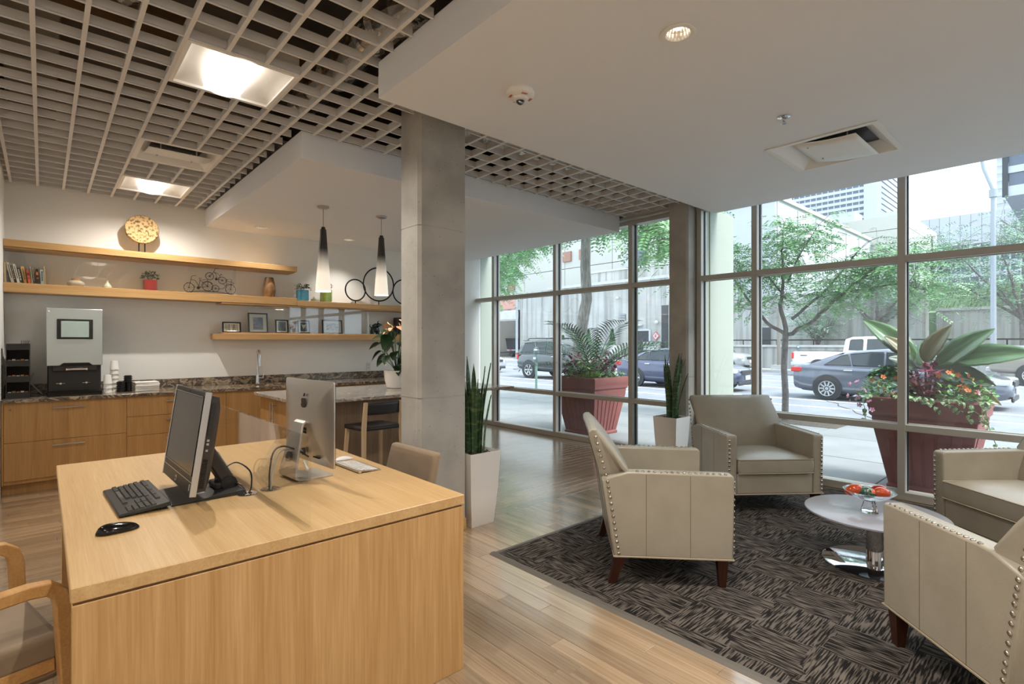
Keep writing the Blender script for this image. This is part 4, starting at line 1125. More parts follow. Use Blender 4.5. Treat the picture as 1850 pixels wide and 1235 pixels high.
for i in range(8):
    for j in range(2): b.box(-.028+.0075*i, -.024+.0075*i, -.0325, -.0295, .975+.016*j, .988+.016*j)
obj('vent_slots', b, charcoal, ic, 0, kind='stuff')
for k in range(4): obj('port', MB().box(.10+.016*k, .112+.016*k, -.0305, -.02, .87, .875), black_gloss, ic, 0)
obj('power_socket', MB().cyl((0, -.036, .885), (0, -.028, .885), .018, n=20), charcoal, ic)
for lb, mt_, pts in (('white cable rising from the grommet through the silver computer foot', MATS['cord_white'], [(.768,2.487,.764),(.775,2.49,.83),(.81,2.53,.90),(.87,2.60,.91),(.94,2.615,.895),(.957,2.617,.886)]), ('black cable arching from the grommet behind the silver computer', black_plastic, [(.762,2.492,.764),(.768,2.50,.85),(.80,2.55,.915),(.86,2.6,.925),(.92,2.58,.90),(.955,2.53,.872)])):
    tag(obj('cable', MB().tube(smoothpath(pts), .004, 8), mt_), lb, 'cable', 'computer cables on the desk')
tag(obj('cable_plug', MB().box(-.005, .005, -.03, .03, -.006, .006, .002, T(.93, 2.50, .84, rx=R(35))), white_gloss), 'white cable plug dangling behind the silver computer', 'plug')
wk = thing('keyboard', 'slim white and silver keyboard on the right side of the desk', 'keyboard', (1.243, 2.62, ZT), R(91.5))
obj('case', MB().loft([[(-.14, -.065, .001), (.14, -.065, .001), (.14, .045, .008), (-.14, .045, .008)], [(-.14, -.065, .004), (.14, -.065, .004), (.14, .045, .013), (-.14, .045, .013)]]), imac_alu, wk)
obj('battery_tube', MB().cyl((-.14, .052, .0095), (.14, .052, .0095), .0092, n=18), imac_alu, wk)
for sx in (-1, 1): obj('end_cap', MB().cyl((sx*.14, .052, .0095), (sx*.1415, .052, .0095), .0075, n=16), chrome, wk)
km2 = obj('key', MB().box(-.0082, .0082, -.0078, .0078, 0, .003, .001), white_gloss, wk, 0)
km2.location = (-.12, .036, .0125)
for r_ in range(5):
    for c_ in range(14):
        if (r_, c_) == (0, 0): continue
        if r_ == 4 and 4 <= c_ <= 8: continue
        y = .036-.0195*r_; piece(km2, (-.1275+.0196*c_, y, .0125-.08*(.036-y)), (R(4.7), 0, 0), parent=wk)
obj('space_bar', MB().box(-.049, .049, -.0078, .0078, 0, .003, .001, T(.0, -.042, .0062, rx=R(4.7))), white_gloss, wk)
wm = thing('computer_mouse', 'low white computer mouse beside the slim white keyboard', 'mouse', (1.268, 2.842, ZT), R(88))
obj('shell', MB().grid(lambda u, v: (lambda a, q: (.0285*q*math.cos(a), -.057+.114*u, .003+.017*max(0, math.sin(a))*q*math.sin(PI*(.12+.76*u)) ))(2*PI*v, math.sin(PI*(.01+.98*u))**.35), 14, 18), white_gloss, wm, 60)
obj('base', MB().lathe([(.024, 0), (.026, .003), (.0, .003)], 20, sq=2.5), imac_alu, wm)

# ------------------------------------------------------------------ guest chairs with oak arms
chair_oak = wood('chair_oak', s3(206,160,102), s3(176,126,70), 'x', .38)
def guest_chair(loc, rz, label):
    t = thing('guest_chair', label, 'chair', loc, rz)   # local y is forward
    for sx in (-1, 1):
        x0, x1 = (.255, .30) if sx > 0 else (-.30, -.255)
        # arm, front post and rear post bent from one square section
        pts = [(.295, 0, .022), (.275, .3, .026), (.262, .58, .028), (.252, .62, .028), (.225, .642, .027), (.18, .648, .026), (-.05, .636, .026), (-.27, .615, .024)]
        rings = []
        for i, (y, z, w) in enumerate(pts):
            a = V(pts[min(i+1, len(pts)-1)][:2])-V(pts[max(i-1, 0)][:2]); a.normalize(); n_ = V((-a.y, a.x))
            rings.append([(xx, y+n_.x*s_*w*.8, z+n_.y*s_*w*.8) for xx, s_ in ((x0, -1), (x1, -1), (x1, 1), (x0, 1))])
        bev(obj('arm', MB().loft(rings), chair_oak, t), .005, 2, 40)
        bev(obj('leg', MB().loft([[(x, y-w, z), (x, y+w, z), (x-sx*.045, y+w, z), (x-sx*.045, y-w, z)] for x, y, z, w in ((sx*.30, -.33, 0, .018), (sx*.30, -.27, .44, .024), (sx*.30, -.29, .62, .02))]), chair_oak, t), .004, 2)
    bev(obj('seat_frame', MB().box(-.255, .255, -.24, .25, .36, .40), chair_oak, t), .003, 1)
    bev(obj('seat', MB().box(-.25, .25, -.23, .27, .385, .475).box(-.252, .252, -.2, .272, .33, .384), taupe, t, 60), .022, 3)
    bk = MB()
    bk.loft([[(-w, y, z), (w, y, z), (w, y+d, z), (-w, y+d, z)] for z, y, w, d in ((.40, -.27, .22, .055), (.6, -.305, .22, .055), (.845, -.365, .22, .045))])
    bev(obj('backrest', bk, taupe, t, 60), .016, 3)
    return t
guest_chair((-.27, 2.44, 0), R(-77), 'oak-armed guest chair with taupe seat at the left of the desk')
guest_chair((1.19, 2.49, 0), R(92), 'taupe guest chair tucked under the right side of the desk')

# ------------------------------------------------------------------ lounge
rug = thing('area_rug', 'dark grey-brown woven carpet under the lounge armchairs', 'rug')
obj('carpet_field', MB().box(2.275, 5.7, -2.2, 2.672, .0, .011), carpet, rug, 0)
obj('edge_strip', MB().loft([[(2.232, y, .0), (2.274, y, .0), (2.274, y, .0125), (2.25, y, .011)] for y in (-2.2, 2.715)]), rug_edge, rug, 0)
obj('edge_strip', MB().loft([[(x, 2.672, .0), (x, 2.715, .0), (x, 2.7, .011), (x, 2.672, .0125)] for x in (2.274, 5.7)]), rug_edge, rug, 0)

ac = thing('armchair', 'taupe leather armchair nearest the desk, seen from its side', 'armchair', (3.008, 1.903, .011), R(-47.1-90), 'leather armchairs round the low table')
ARM = [(-.335,.165),(.34,.165),(.347,.635),(.335,.652),(-.20,.660),(-.26,.658),(-.405,.612)]
for sx in (-1, 1):
    a = obj('arm', MB().prism(ARM, 'x', sx*.325, sx*.41), leather, ac, 60); bev(a, .014, 3, 25)
    obj('seam', MB().box(sx*.4095-.001, sx*.4095+.001, -.152, -.148, .17, .648).box(sx*.4095-.001, sx*.4095+.001, .098, .102, .17, .64), stitch, a, 0)
    pts = [(-.325,.185),(-.34,.285),(-.357,.40),(-.375,.51),(-.39,.6),(-.41,.68),(-.437,.78),(-.458,.862)]
    b = MB(); nailpts = []
    def along(ps, step):
        out = []; 
        for (y0, q0), (y1, q1) in zip(ps[:-1], ps[1:]):
            n_ = max(1, round(math.hypot(y1-y0, q1-q0)/step))
            for k in range(n_): out.append((y0+(y1-y0)*k/n_, q0+(q1-q0)*k/n_))
        return out+[ps[-1]]
    for y, z in along(pts, .034): b.ell((sx*.411, y+.018, z), .006, .0102, .0102, 8, 6)
    for y, z in along([(-.2,.6595),(.3,.6515)], .034): b.ell((sx*.397, y, z+.0015), .0102, .0102, .006, 8, 6)
    for y, z in along([(.346,.2),(.349,.61)], .034): b.ell((sx*.392, y, z), .0102, .006, .0102, 8, 6)
    obj('nailheads', b, nail, a, 60, kind='stuff')
    # legs: straight tapered in front, sabre behind
    obj('leg', MB().loft([[(sx*.375-w, .285-w, z), (sx*.375+w, .285-w, z), (sx*.375+w, .285+w, z), (sx*.375-w, .285+w, z)] for z, w in ((0, .018), (.164, .03))]), walnut, ac)
    obj('leg', MB().loft([[(sx*.375-w, y-w*1.1, z), (sx*.375+w, y-w*1.1, z), (sx*.375+w, y+w*1.1, z), (sx*.375-w, y+w*1.1, z)] for y, z, w in ((-.345, 0, .02), (-.325, .06, .022), (-.308, .12, .027), (-.302, .164, .032))]), walnut, ac)
bk = MB()
prof = [(-.338,.165),(-.407,.612),(-.478,.865),(-.478,.888),(-.462,.903),(-.435,.903),(-.40,.865),(-.335,.785),(-.255,.67),(-.20,.52),(-.19,.34),(-.19,.165)]
secs = []
for x, k in ((-.41, .0), (-.405, .55), (-.385, 1), (-.2, 1.25), (0, 1.3), (.2, 1.25), (.385, 1), (.405, .55), (.41, 0)):
    row = []
    for i, (y, z) in enumerate(prof):
        if i in (6, 7, 8): y += .028*k-.022
        if z > .86: z += .006*k-.005
        xx = x*(1-.05*max(0, (z-.6)/.3))
        if z < .655 and abs(x) > .33: xx = math.copysign(.324, x)
        row.append((xx, y, z))
    secs.append(row)
b = bk.loft(secs)
o = obj('backrest', bk, leather, ac, 60); bev(o, .008, 2, 40)
b = MB()
for y, z in ((-.411,.62),):
    pass
for x in (-.14, .14): b.loft([[(x-.0015, y-.002, z), (x+.0015, y-.002, z), (x+.0015, y+.003, z), (x-.0015, y+.003, z)] for y, z in ((-.341,.18),(-.409,.612),(-.479,.87))])
obj('back_seam', b, stitch, o, 0)
cu = MB()
def cush(u, v):
    x = -.318+.636*u; y = -.19+.55*v
    e = min(u, 1-u, v, 1-v)
    return (x, y, .452+.03*min(1, e*4)**.5+.012*math.sin(PI*u)*math.sin(PI*v))
n1, n2 = 12, 10
top = [[cush(i/n1, j/n2) for j in range(n2+1)] for i in range(n1+1)]
cu.grid(cush, n1, n2)
ring = [(-.318,-.19),(.318,-.19),(.318,.36),(-.318,.36)]
cu.loft([[(x, y, .338) for x, y in ring], [(x*1.008, y*1.01, .395) for x, y in ring], [(x, y, .452) for x, y in ring]], True)
o = obj('seat_cushion', cu, leather, ac, 50); bev(o, .012, 2, 50)
obj('piping', MB().tube([(x, y, .452) for x, y in ((-.318,-.19),(-.318,.352),(-.31,.36),(.31,.36),(.318,.352),(.318,-.19))], .0045, 8).tube([(x, y, .34) for x, y in ((-.318,.352),(-.31,.362),(.31,.362),(.318,.352))], .0045, 8), welt, o)
o = obj('front_rail', MB().box(-.325, .325, -.19, .338, .165, .332), leather, ac, 50); bev(o, .012, 2)
obj('base_welt', MB().tube([(-.411,-.335,.166),(-.411,.342,.166),(.411,.342,.166),(.411,-.335,.166)], .0055, 8, closed=True), welt, ac)
dup(ac, (4.703, 2.018, .011), R(-128.5-90), 'taupe leather armchair with its back to the window beside the planter')
dup(ac, (3.033, .140, .011), R(44.6-90), 'taupe leather armchair closest to the camera at right edge, nailhead trim along its arm')
dup(ac, (4.716, .227, .011), R(140-90), 'taupe leather armchair at the far right, half hidden by the nearest one')

tb = thing('low_table', 'low round table with grey top on polished steel column', 'table', (3.955, .935, .011))
obj('tabletop', MB().lathe([(.38, .318), (.39, .321), (.39, .329), (.386, .331), (0, .331)], 72), mat('table_top', s3(150,150,156), .32, .0, col2=s3(138,138,146), ns=60, st=(1,8,1), coat=.3), tb)
obj('column', MB().cyl((0,0,.008), (0,0,.318), .046, n=40), chrome, tb, 60)
obj('base_disc', MB().lathe([(.29, 0), (.29, .005), (.285, .008), (0, .009)], 64), mat('base_polish', s3(205,205,210), .05, 1), tb)
obj('top_plate', MB().cyl((0,0,.31), (0,0,.3175), .12, n=32), steel, tb)
ZB = .3425
bw = thing('glass_bowl', 'clear glass footed bowl holding painted eggs on low table', 'bowl', (3.925, .955, ZB))
obj('foot', MB().lathe([(.048, 0), (.05, .008), (.044, .03), (.034, .06), (.03, .072), (0, .072)], 8), crystal, bw, 20)
obj('dish', MB().lathe([(.0, .07), (.03, .072), (.07, .086), (.11, .108), (.142, .134), (.145, .137), (.142, .138), (.107, .113), (.068, .091), (.0, .0775)], 40), bowl_glass, bw, 60)
def egg(x, y, z, rot, mt_, label, deco=None):
    t = thing('painted_egg', label, 'egg', (3.925+x, .955+y, ZB+z), 0, 'painted eggs in the glass bowl')
    t.rotation_euler = rot
    b = MB(); rings = []
    for i in range(15):
        a = PI*i/14; q = max(math.sin(a), .02); rings.append([( -.052*math.cos(a), .036*q*(1+.12*math.cos(a))*math.cos(2*PI*j/20), .036*q*(1+.12*math.cos(a))*math.sin(2*PI*j/20)) for j in range(20)])
    b.loft(rings); obj('shell', b, mt_, t, 60)
    if deco: deco(t)
lac_o = mat('lacquer_orange', s3(176,62,16), .08, coat=1); lac_r = mat('lacquer_red', s3(142,26,14), .08, coat=1)
lac_g = mat('lacquer_teal', s3(22,72,66), .1, col2=s3(96,120,90), ns=60, lo=.5, hi=.6, coat=1); lac_p = mat('lacquer_dark', s3(70,40,36), .1, col2=s3(150,110,80), ns=90, coat=1)
petal_w = mat('paint_cream', s3(236,214,180), .4); petal_r = mat('paint_red', s3(206,60,34), .4); gold = mat('paint_gold', s3(206,160,70), .35)
def flower(t):
    n_ = V((.05, -.82, .55)).normalized(); u = V((1,0,0)); u = (u-n_*u.dot(n_)).normalized(); w = n_.cross(u)
    def on(a, b, lift): 
        q = n_*.0365+u*a+w*b; k = 1/math.sqrt((q.x/.052)**2+(q.y/.036)**2+(q.z/.036)**2); return q*k*(1+lift)
    for k in range(5):
        a = 2*PI*k/5
        for r_, m_, l_ in ((.0078, petal_w, .012), (.0058, petal_r, .022)):
            b = MB(); c = on(.010+.009*math.cos(a), .009*math.sin(a), l_)
            b.add([c]+[on(.010+.009*math.cos(a)+r_*math.cos(2*PI*i/10), .009*math.sin(a)+r_*math.sin(2*PI*i/10), l_) for i in range(10)], [(0, 1+i, 1+(i+1) % 10) for i in range(10)])
            obj('petal', b, m_, t, 0)
    b = MB(); c = on(.010, 0, .03); b.add([c]+[on(.010+.004*math.cos(2*PI*i/10), .004*math.sin(2*PI*i/10), .03) for i in range(10)], [(0, 1+i, 1+(i+1) % 10) for i in range(10)]); obj('flower_heart', b, petal_w, t, 0)
    b = MB(); b.tube([on(-.02+.012*math.cos(.6*i), .004+.012*math.sin(.6*i)-.002*i, .01) for i in range(7)], .0013, 5); obj('scroll', b, petal_w, t)
    b = MB(); b.tube([on(-.03+.009*i, -.016+.003*math.sin(2*i), .01) for i in range(8)], .001, 5); obj('scroll', b, gold, t)
egg(-.058, .072, .137, (0, R(25), R(110)), lac_o, 'orange-brown lacquered egg at the back left of the bowl')
egg(-.035, -.002, .131, (0, R(8), R(-42)), lac_g, 'teal lacquered egg with painted red flower in the bowl', flower)
egg(.068, -.038, .134, (0, R(-8), R(-40)), lac_r, 'red lacquered egg behind the orange one in the bowl')
egg(.01, -.068, .134, (0, R(6), R(-40)), lac_o, 'shiny orange lacquered egg at the front right of the bowl')
egg(.035, .03, .122, (0, R(10), R(40)), lac_p, 'dark patterned egg half hidden in the middle of the bowl')

# tall white planters with snake plants
def snake(loc, label, seed, tall, spread, n):
    r = random.Random(seed)
    t = thing('snake_plant', label, 'potted plant', loc)
    def ring(s_, z): return [(-s_, -s_, z), (s_, -s_, z), (s_, s_, z), (-s_, s_, z)]
    o = obj('planter', MB().loft([ring(.108, 0), ring(.11, .003), ring(.134, .28), ring(.15, .565), ring(.15, .572), ring(.141, .572), ring(.138, .545), ring(.02, .545)]), white_gloss, t, 30)
    b = MB()
    for i in range(60): b.ell((r.uniform(-.125,.125), r.uniform(-.125,.125), .548), r.uniform(.01,.02), r.uniform(.01,.018), r.uniform(.008,.014), 7, 5)
    obj('pebbles', b, soil, t, 60, kind='stuff')
    for i in range(n):
        a = r.uniform(0, 2*PI); rr = r.uniform(.02, .085); L_ = tall*r.uniform(.5, 1.0); w = r.uniform(.018, .027)
        lean = r.uniform(.02, spread)*L_; tw = r.uniform(-1, 1); x0, y0 = rr*math.cos(a), rr*math.sin(a)
        def fn(u, v, L_=L_, w=w, lean=lean, tw=tw, a=a, x0=x0, y0=y0):
            ww = w*(.75+.9*u-1.0*u*u)*(1 if u < .82 else max(.02, 1-((u-.82)/.18)**1.6)); q = (v-.5)*2
            ang = a+PI/2+tw*u*.9
            return (x0+lean*u*u*math.cos(a)+q*ww*math.cos(ang)-(1-q*q)*.006*math.cos(a), y0+lean*u*u*math.sin(a)+q*ww*math.sin(ang)-(1-q*q)*.006*math.sin(a), .54+L_*u)
        o = obj('leaf', MB().grid(fn, 10, 4), leaf_sv, t, 60); m_ = o.modifiers.new('t', 'SOLIDIFY'); m_.thickness = .003
    return t
snake((2.556, 3.295, 0), 'tall snake plant in a white planter beside the desk column', 11, .78, .14, 22)
snake((5.442, 3.28, 0), 'snake plant in a white planter at the window column', 23, .84, .26, 15)
# ------------------------------------------------------------------ street outside
asphalt = mat('asphalt', s3(134,137,143), .9, col2=s3(120,124,131), ns=1.5)
walk = mat('sidewalk', s3(146,148,149), .85, col2=s3(132,135,136), ns=1.2, rnd_amt=.06)
line_paint = mat('line_paint', s3(240,240,240), .7)
conc_board = concrete('board_concrete', s3(180,179,175), s3(158,158,154), 3.2)
conc_plain = concrete('plain_concrete', s3(192,191,188), s3(178,177,174), 0)
cream = mat('cream_panel', s3(186,184,177), .8, rnd_amt=.03)
white_wall = mat('white_panel', s3(180,183,187), .7, rnd_amt=.03)
dark_win = mat('far_window', s3(96,104,118), .15, rnd_amt=.2)
stucco = mat('pale_stucco', s3(170,177,166), .85, bump=.1, bs=30)
sw = struct('sidewalk', MB().box(6.2, 11.0, -8, 34, -.4, -.05).box(5.92, 6.2, -8, 34, -.4, -.05), mat('walk_joint', s3(130,126,120), .9))
s0 = None
for j in range(26):
    for i in range(3):
        if s0 is None: s0 = obj('slab', MB().box(.006, 1.594, .006, 1.494, -.055, -.03, .004), walk, sw, 0); s0.location = (5.93, -6, 0)
        else: piece(s0, (5.93+1.6*i, -6+1.5*j, rnd.uniform(-.002,.002)), parent=sw)
obj('curb', MB().box(10.76, 11.0, -8, 34, -.3, -.02, .01), conc_plain, sw, 0)
obj('mulch_bed', MB().box(9.95, 10.72, 2.9, 4.9, -.05, -.024), soil, sw, 0)
tag(obj('manhole_cover', MB().cyl((7.9,2.95,-.031), (7.9,2.95,-.024), .33, n=36).cyl((7.9,2.95,-.024), (7.9,2.95,-.022), .2, n=30), mat('iron_cover', s3(150,148,144), .6)), 'round utility cover set in the sidewalk by the low table', 'cover')
rd = struct('street', MB().box(11.0, 30, -30, 80, -.4, -.2), asphalt)
for x, w in ((14.6, .12), (16.3, .14), (23.4, .12), (27.0, .1)):
    obj('lane_line', MB().box(x-w/2, x+w/2, -30, 80, -.2, -.196), line_paint, rd, 0)
for k in range(12): obj('lane_dash', MB().box(19.9, 20.02, -12+6*k, -9+6*k, -.2, -.196), line_paint, rd, 0)
obj('road_crack', MB().tube([(12.2+.6*k, 2.6+.34*k+.12*math.sin(3*k), -.2) for k in range(9)], .014, 5), soil, rd, 0)
struct('far_sidewalk', MB().box(30, 60, -30, 90, -.5, -.05), conc_plain)
struct('ground', MB().box(60, 560, -200, 420, -1, -.3), asphalt)
# pilasters of our own building, outside the glass
for x1, y0, y1, lb in ((6.62, 3.1, 3.62, 'pale stucco pilaster outside the window behind the armchair'), (6.30, 7.55, 8.2, 'pale stucco pilaster outside the far left window')):
    t = thing('pilaster', lb, 'pilaster', (0,0,0))
    obj('shaft', MB().box(6.01, x1, y0, y1, -.03, 3.05), stucco, t, 0)
    obj('reveal', MB().box(5.955, 6.009, y0+.012, y1-.1, -.03, 3.05), mat('reveal', s3(176,182,160), .8) if 'reveal' not in MATS else MATS['reveal'], t, 0)
    obj('return', MB().box(5.925, 5.954, y0, y1-.1, -.03, 3.05), stucco, t, 0)

# ---- cars: local x forward, wheels on z = 0
tire = mat('tire', s3(52,54,56), .8); carglass = mat('car_glass', s3(40,48,54), .05, spec=.7); rimm = mat('alloy', s3(206,208,210), .3, .7)
redl = mat('tail_light', s3(206,50,46), .2); headl = mat('head_light', s3(220,226,232), .1); plate = mat('plate', s3(226,228,226), .5); trimb = mat('car_trim', s3(50,52,56), .4)
tyre_m, rim_m = {}, {}
def wheel_at(parent, x, y, r, sgn, spokes):
    key = (round(r, 3), spokes, sgn)
    m = Matrix.Rotation(-sgn*PI/2, 4, 'X')
    if key not in tyre_m:
        w = obj('wheel', MB().lathe([(r*.6, -.11), (r*.92, -.11), (r, -.08), (r, .07), (r*.93, .105), (r*.66, .11), (r*.64, .06)], 36, m=m), tire, parent, 50); w.location = (x, y, r)
        b = MB(); b.lathe([(r*.68, .10), (r*.64, .113), (r*.6, .10), (r*.58, .03), (r*.66, .03)], 32, m=m, caps=False)
        for k in range(spokes):
            a = 2*PI*k/spokes; q = m @ Matrix.Rotation(a, 4, 'Z'); b.loft([[tuple(q @ V(p)) for p in ((.0, -wd, z), (.0, wd, z), (.0, wd*.8, z+.02), (.0, -wd*.8, z+.02))] if False else [tuple(q @ V((xx, -wd, z-.02))), tuple(q @ V((xx, wd, z-.02))), tuple(q @ V((xx, wd*.8, z))), tuple(q @ V((xx, -wd*.8, z)))] for xx, wd, z in ((.02, .03, .085), (r*.6, .035 if spokes < 8 else .022, .1))])
        b.cyl(m @ V((0,0,.03)), m @ V((0,0,.098)), .045, n=14)
        rm = obj('rim', b, rimm, w, 40)
        b = MB(); b.cyl(m @ V((0,0,.045)), m @ V((0,0,.055)), r*.64, n=28); obj('brake_well', b, trimb, w)
        tyre_m[key] = w
    else: dup(tyre_m[key], (x, y, r), None, None, parent)
def car(name, label, cat, X, Y, paint, L_, W, body, cabin, wins, screen, wheels, wr, spokes=10, bed=None, extra=None, flip=False):
    t = thing(name, label, cat, (X, Y, -.2), PI/2 if flip else -PI/2)
    hw = W/2
    rings = []
    for x, zb, zt, k in body:
        h_ = hw*k; zm = zb+(zt-zb)*.5
        half = [(h_*.84, zb), (h_*.97, zb+.1), (h_, zm), (h_*.975, zt-.12), (h_*.93, zt-.04), (h_*.78, zt), (h_*.4, zt+.015)]
        rings.append([(x, y, z) for y, z in half]+[(x, -y, z) for y, z in reversed(half)])
    obj('body', MB().loft(rings), paint, t, 50)
    zl = cabin[0][1]; top = max(c[2] for c in cabin); hl = cabin[0][3]*hw; ht = min(c[4] for c in cabin)*hw
    rings = []
    for x, a, z, k0, k1 in cabin:
        kz = (z-zl)/(top-zl); yt = hl+(ht-hl)*kz
        half = [(hl, a), (hl+(yt-hl)*.5, a+(z-a)*.5), (yt, max(a, z-.05)), (yt-.09, z), (yt*.5, z+.015*kz)]
        rings.append([(x, y, zz) for y, zz in half]+[(x, -y, zz) for y, zz in reversed(half)])
    obj('cabin', MB().loft(rings), paint, t, 50)
    def ys(z, off): return hl+(ht-hl)*(z-zl)/(top-zl)+off
    for sg in (-1, 1):
        for poly in wins:
            obj('side_window', MB().loft([[(x, sg*ys(z, -.03), z) for x, z in poly], [(x, sg*ys(z, .007), z) for x, z in poly]]), carglass, t, 0)
            obj('window_trim', MB().tube([(x, sg*ys(z, .008), z) for x, z in poly], .012, 6, closed=True), MATS.get('car_trim'), t)
        obj('mirror', MB().ell((screen[0][0][0]-.42, sg*(hl+.1), zl+.06), .08, .09, .07, 12, 8), paint, t)
        for hx in body[0][5:] if False else (): pass
    for (xa, za), (xb, zb2) in screen:
        n_ = V((za-zb2, 0, -(xa-xb))).normalized()
        if n_.z < 0: n_ = -n_
        off = n_*.012
        obj('windscreen', MB().loft([[(x+o_*off.x, sy*(ys(z, -.07)), z+o_*off.z) for x, z, sy in ((xa, za, -1), (xa, za, 1), (xb, zb2, 1), (xb, zb2, -1))] for o_ in (-1, 1)]), carglass, t, 0)
    for x in wheels:
        for sg in (-1, 1):
            obj('wheel_arch', MB().cyl((x, sg*(hw-.06), wr+.02), (x, sg*(hw+.004), wr+.02), wr*1.14, n=28), trimb, t)
            wheel_at(t, x, sg*(hw-.085), wr, sg, spokes)
    if extra: extra(t, hw)
    return t
def bits(rear_x, front_x, zt, zf, hw_k=.9, tailw=.28, tailh=.2, handles=(), hz=.8, plate_f=True, grille=None):
    def fn(t, hw):
        for sg in (-1, 1):
            obj('tail_light', MB().box(rear_x-.01, rear_x+tailw, sg*hw*hw_k-.06, sg*hw*hw_k+.06, zt, zt+tailh, .02), redl, t)
            obj('head_light', MB().box(front_x-.34, front_x-.03, sg*hw*.82-.09, sg*hw*.82+.09, zf, zf+.13, .03), headl, t)
            for x in handles: obj('door_handle', MB().box(x-.1, x+.1, sg*(hw+.0)-.015, sg*(hw)+.02, hz, hz+.035, .008), MATS['alloy'] if sg else None, t)
        obj('number_plate', MB().box(front_x-.01, front_x+.015, -.16, .16, zf-.22, zf-.08), plate, t, 0)
        obj('grille', MB().box(front_x-.05, front_x+.006, -.42, .42, zf-.04, zf+.1, .02), trimb, t)
        obj('lower_intake', MB().box(front_x-.06, front_x+.0, -.6, .6, .22, .34, .02), trimb, t)
    return fn
def sedan(name, label, X, Y, paint, spokes=10):
    body = [(-2.4,.42,.80,.70),(-2.36,.32,.96,.84),(-2.1,.24,1.02,.95),(-1.4,.2,.98,1),(0,.18,.94,1),(1.1,.2,.92,1),(1.9,.22,.84,.96),(2.25,.26,.74,.86),(2.4,.32,.62,.68)]
    cabin = [(-1.98,.94,1.0,.9,.66),(-1.3,.93,1.28,.9,.66),(-.8,.92,1.40,.9,.66),(-.1,.92,1.45,.9,.66),(.35,.92,1.42,.9,.66),(.85,.92,1.22,.9,.66),(1.42,.90,.93,.9,.66)]
    wins = [[(-1.52,1.0),(-1.12,1.26),(-.95,1.3),(-.85,1.0)],[(-.8,1.0),(-.9,1.31),(-.4,1.37),(-.12,1.37),(-.1,.99)],[(-.04,.99),(-.06,1.37),(.3,1.34),(.62,1.22),(.98,.98)]]
    return car(name, label, 'car', X, Y, paint, 4.8, 1.8, body, cabin, wins, [((1.40,.95),(.52,1.37)), ((-1.9,1.02),(-1.1,1.34))], (-1.42, 1.36), .33, spokes, extra=bits(-2.4, 2.42, .78, .62, .86, .3, .14, (-.9, .1), .84))
pg = mat('paint_grey', s3(92,98,112), .22, .3, coat=1); pn = mat('paint_navy', s3(66,72,98), .22, .3, coat=1); ps = mat('paint_silver', s3(186,192,200), .25, .5, coat=1); pw = mat('paint_white', s3(238,240,242), .3, coat=1)
pt = mat('paint_tan', s3(150,144,134), .3, .3, coat=1); pk_ = mat('paint_black', s3(52,58,60), .2, .2, coat=1); pc = mat('paint_champagne', s3(176,178,178), .3, .5, coat=1)
sedan('sedan_car', 'dark grey sedan passing behind the canna planter', 17.5, 3.65, pg, 10)
sedan('sedan_car', 'navy blue sedan driving behind the window column', 17.55, 10.15, pn, 6)
sedan('sedan_car', 'silver sedan at the far left, only its nose showing', 18.6, 24.3, ps, 5)
sedan('sedan_car', 'dark car parked across the street behind the palm planter', 28.4, 23.6, pk_, 5)
def suv(name, label, X, Y, paint, rack=True):
    body = [(-2.3,.5,.95,.8),(-2.26,.42,1.08,.92),(-1.9,.36,1.12,1),(0,.32,1.12,1),(1.0,.34,1.12,1),(1.7,.36,1.06,.98),(2.15,.4,.98,.9),(2.3,.46,.82,.78)]
    cabin = [(-2.24,1.08,1.14,.92,.76),(-2.12,1.08,1.5,.92,.76),(-1.92,1.08,1.72,.92,.76),(-1,1.08,1.78,.92,.76),(.1,1.08,1.75,.92,.76),(.55,1.08,1.5,.92,.76),(1.12,1.08,1.12,.92,.76)]
    wins = [[(-2.0,1.16),(-1.82,1.62),(-1.28,1.66),(-1.0,1.16)],[(-.9,1.15),(-1.1,1.67),(-.42,1.69),(-.4,1.15)],[(-.3,1.15),(-.3,1.69),(.16,1.64),(.7,1.15)]]
    base = bits(-2.3, 2.32, .86, .78, .88, .12, .3, (-.85, .15), 1.0)
    def ex(t, hw):
        base(t, hw)
        if rack:
            for sg in (-1, 1): obj('roof_rail', MB().tube([(-1.8, sg*.6, 1.76), (-1.7, sg*.6, 1.84), (.0, sg*.6, 1.83), (.1, sg*.6, 1.76)], .022, 8), trimb, t)
            for x in (-1.2, -.3): obj('cross_bar', MB().box(x-.03, x+.03, -.62, .62, 1.84, 1.87), trimb, t)
            obj('spoiler', MB().box(-2.14, -1.9, -.6, .6, 1.72, 1.76, .01), paint, t)
    return car(name, label, 'car', X, Y, paint, 4.7, 1.88, body, cabin, wins, [((1.10,1.15),(.22,1.68)), ((-2.2,1.16),(-2.0,1.6))], (-1.4, 1.42), .39, 6, extra=ex)
suv('sport_utility_car', 'dark green-black roof-racked SUV behind the parking meter', 17.7, 16.1, pk_)
suv('crossover_car', 'silver crossover parked across the street near the left pilaster edge', 28.6, 14.75, pc, False)
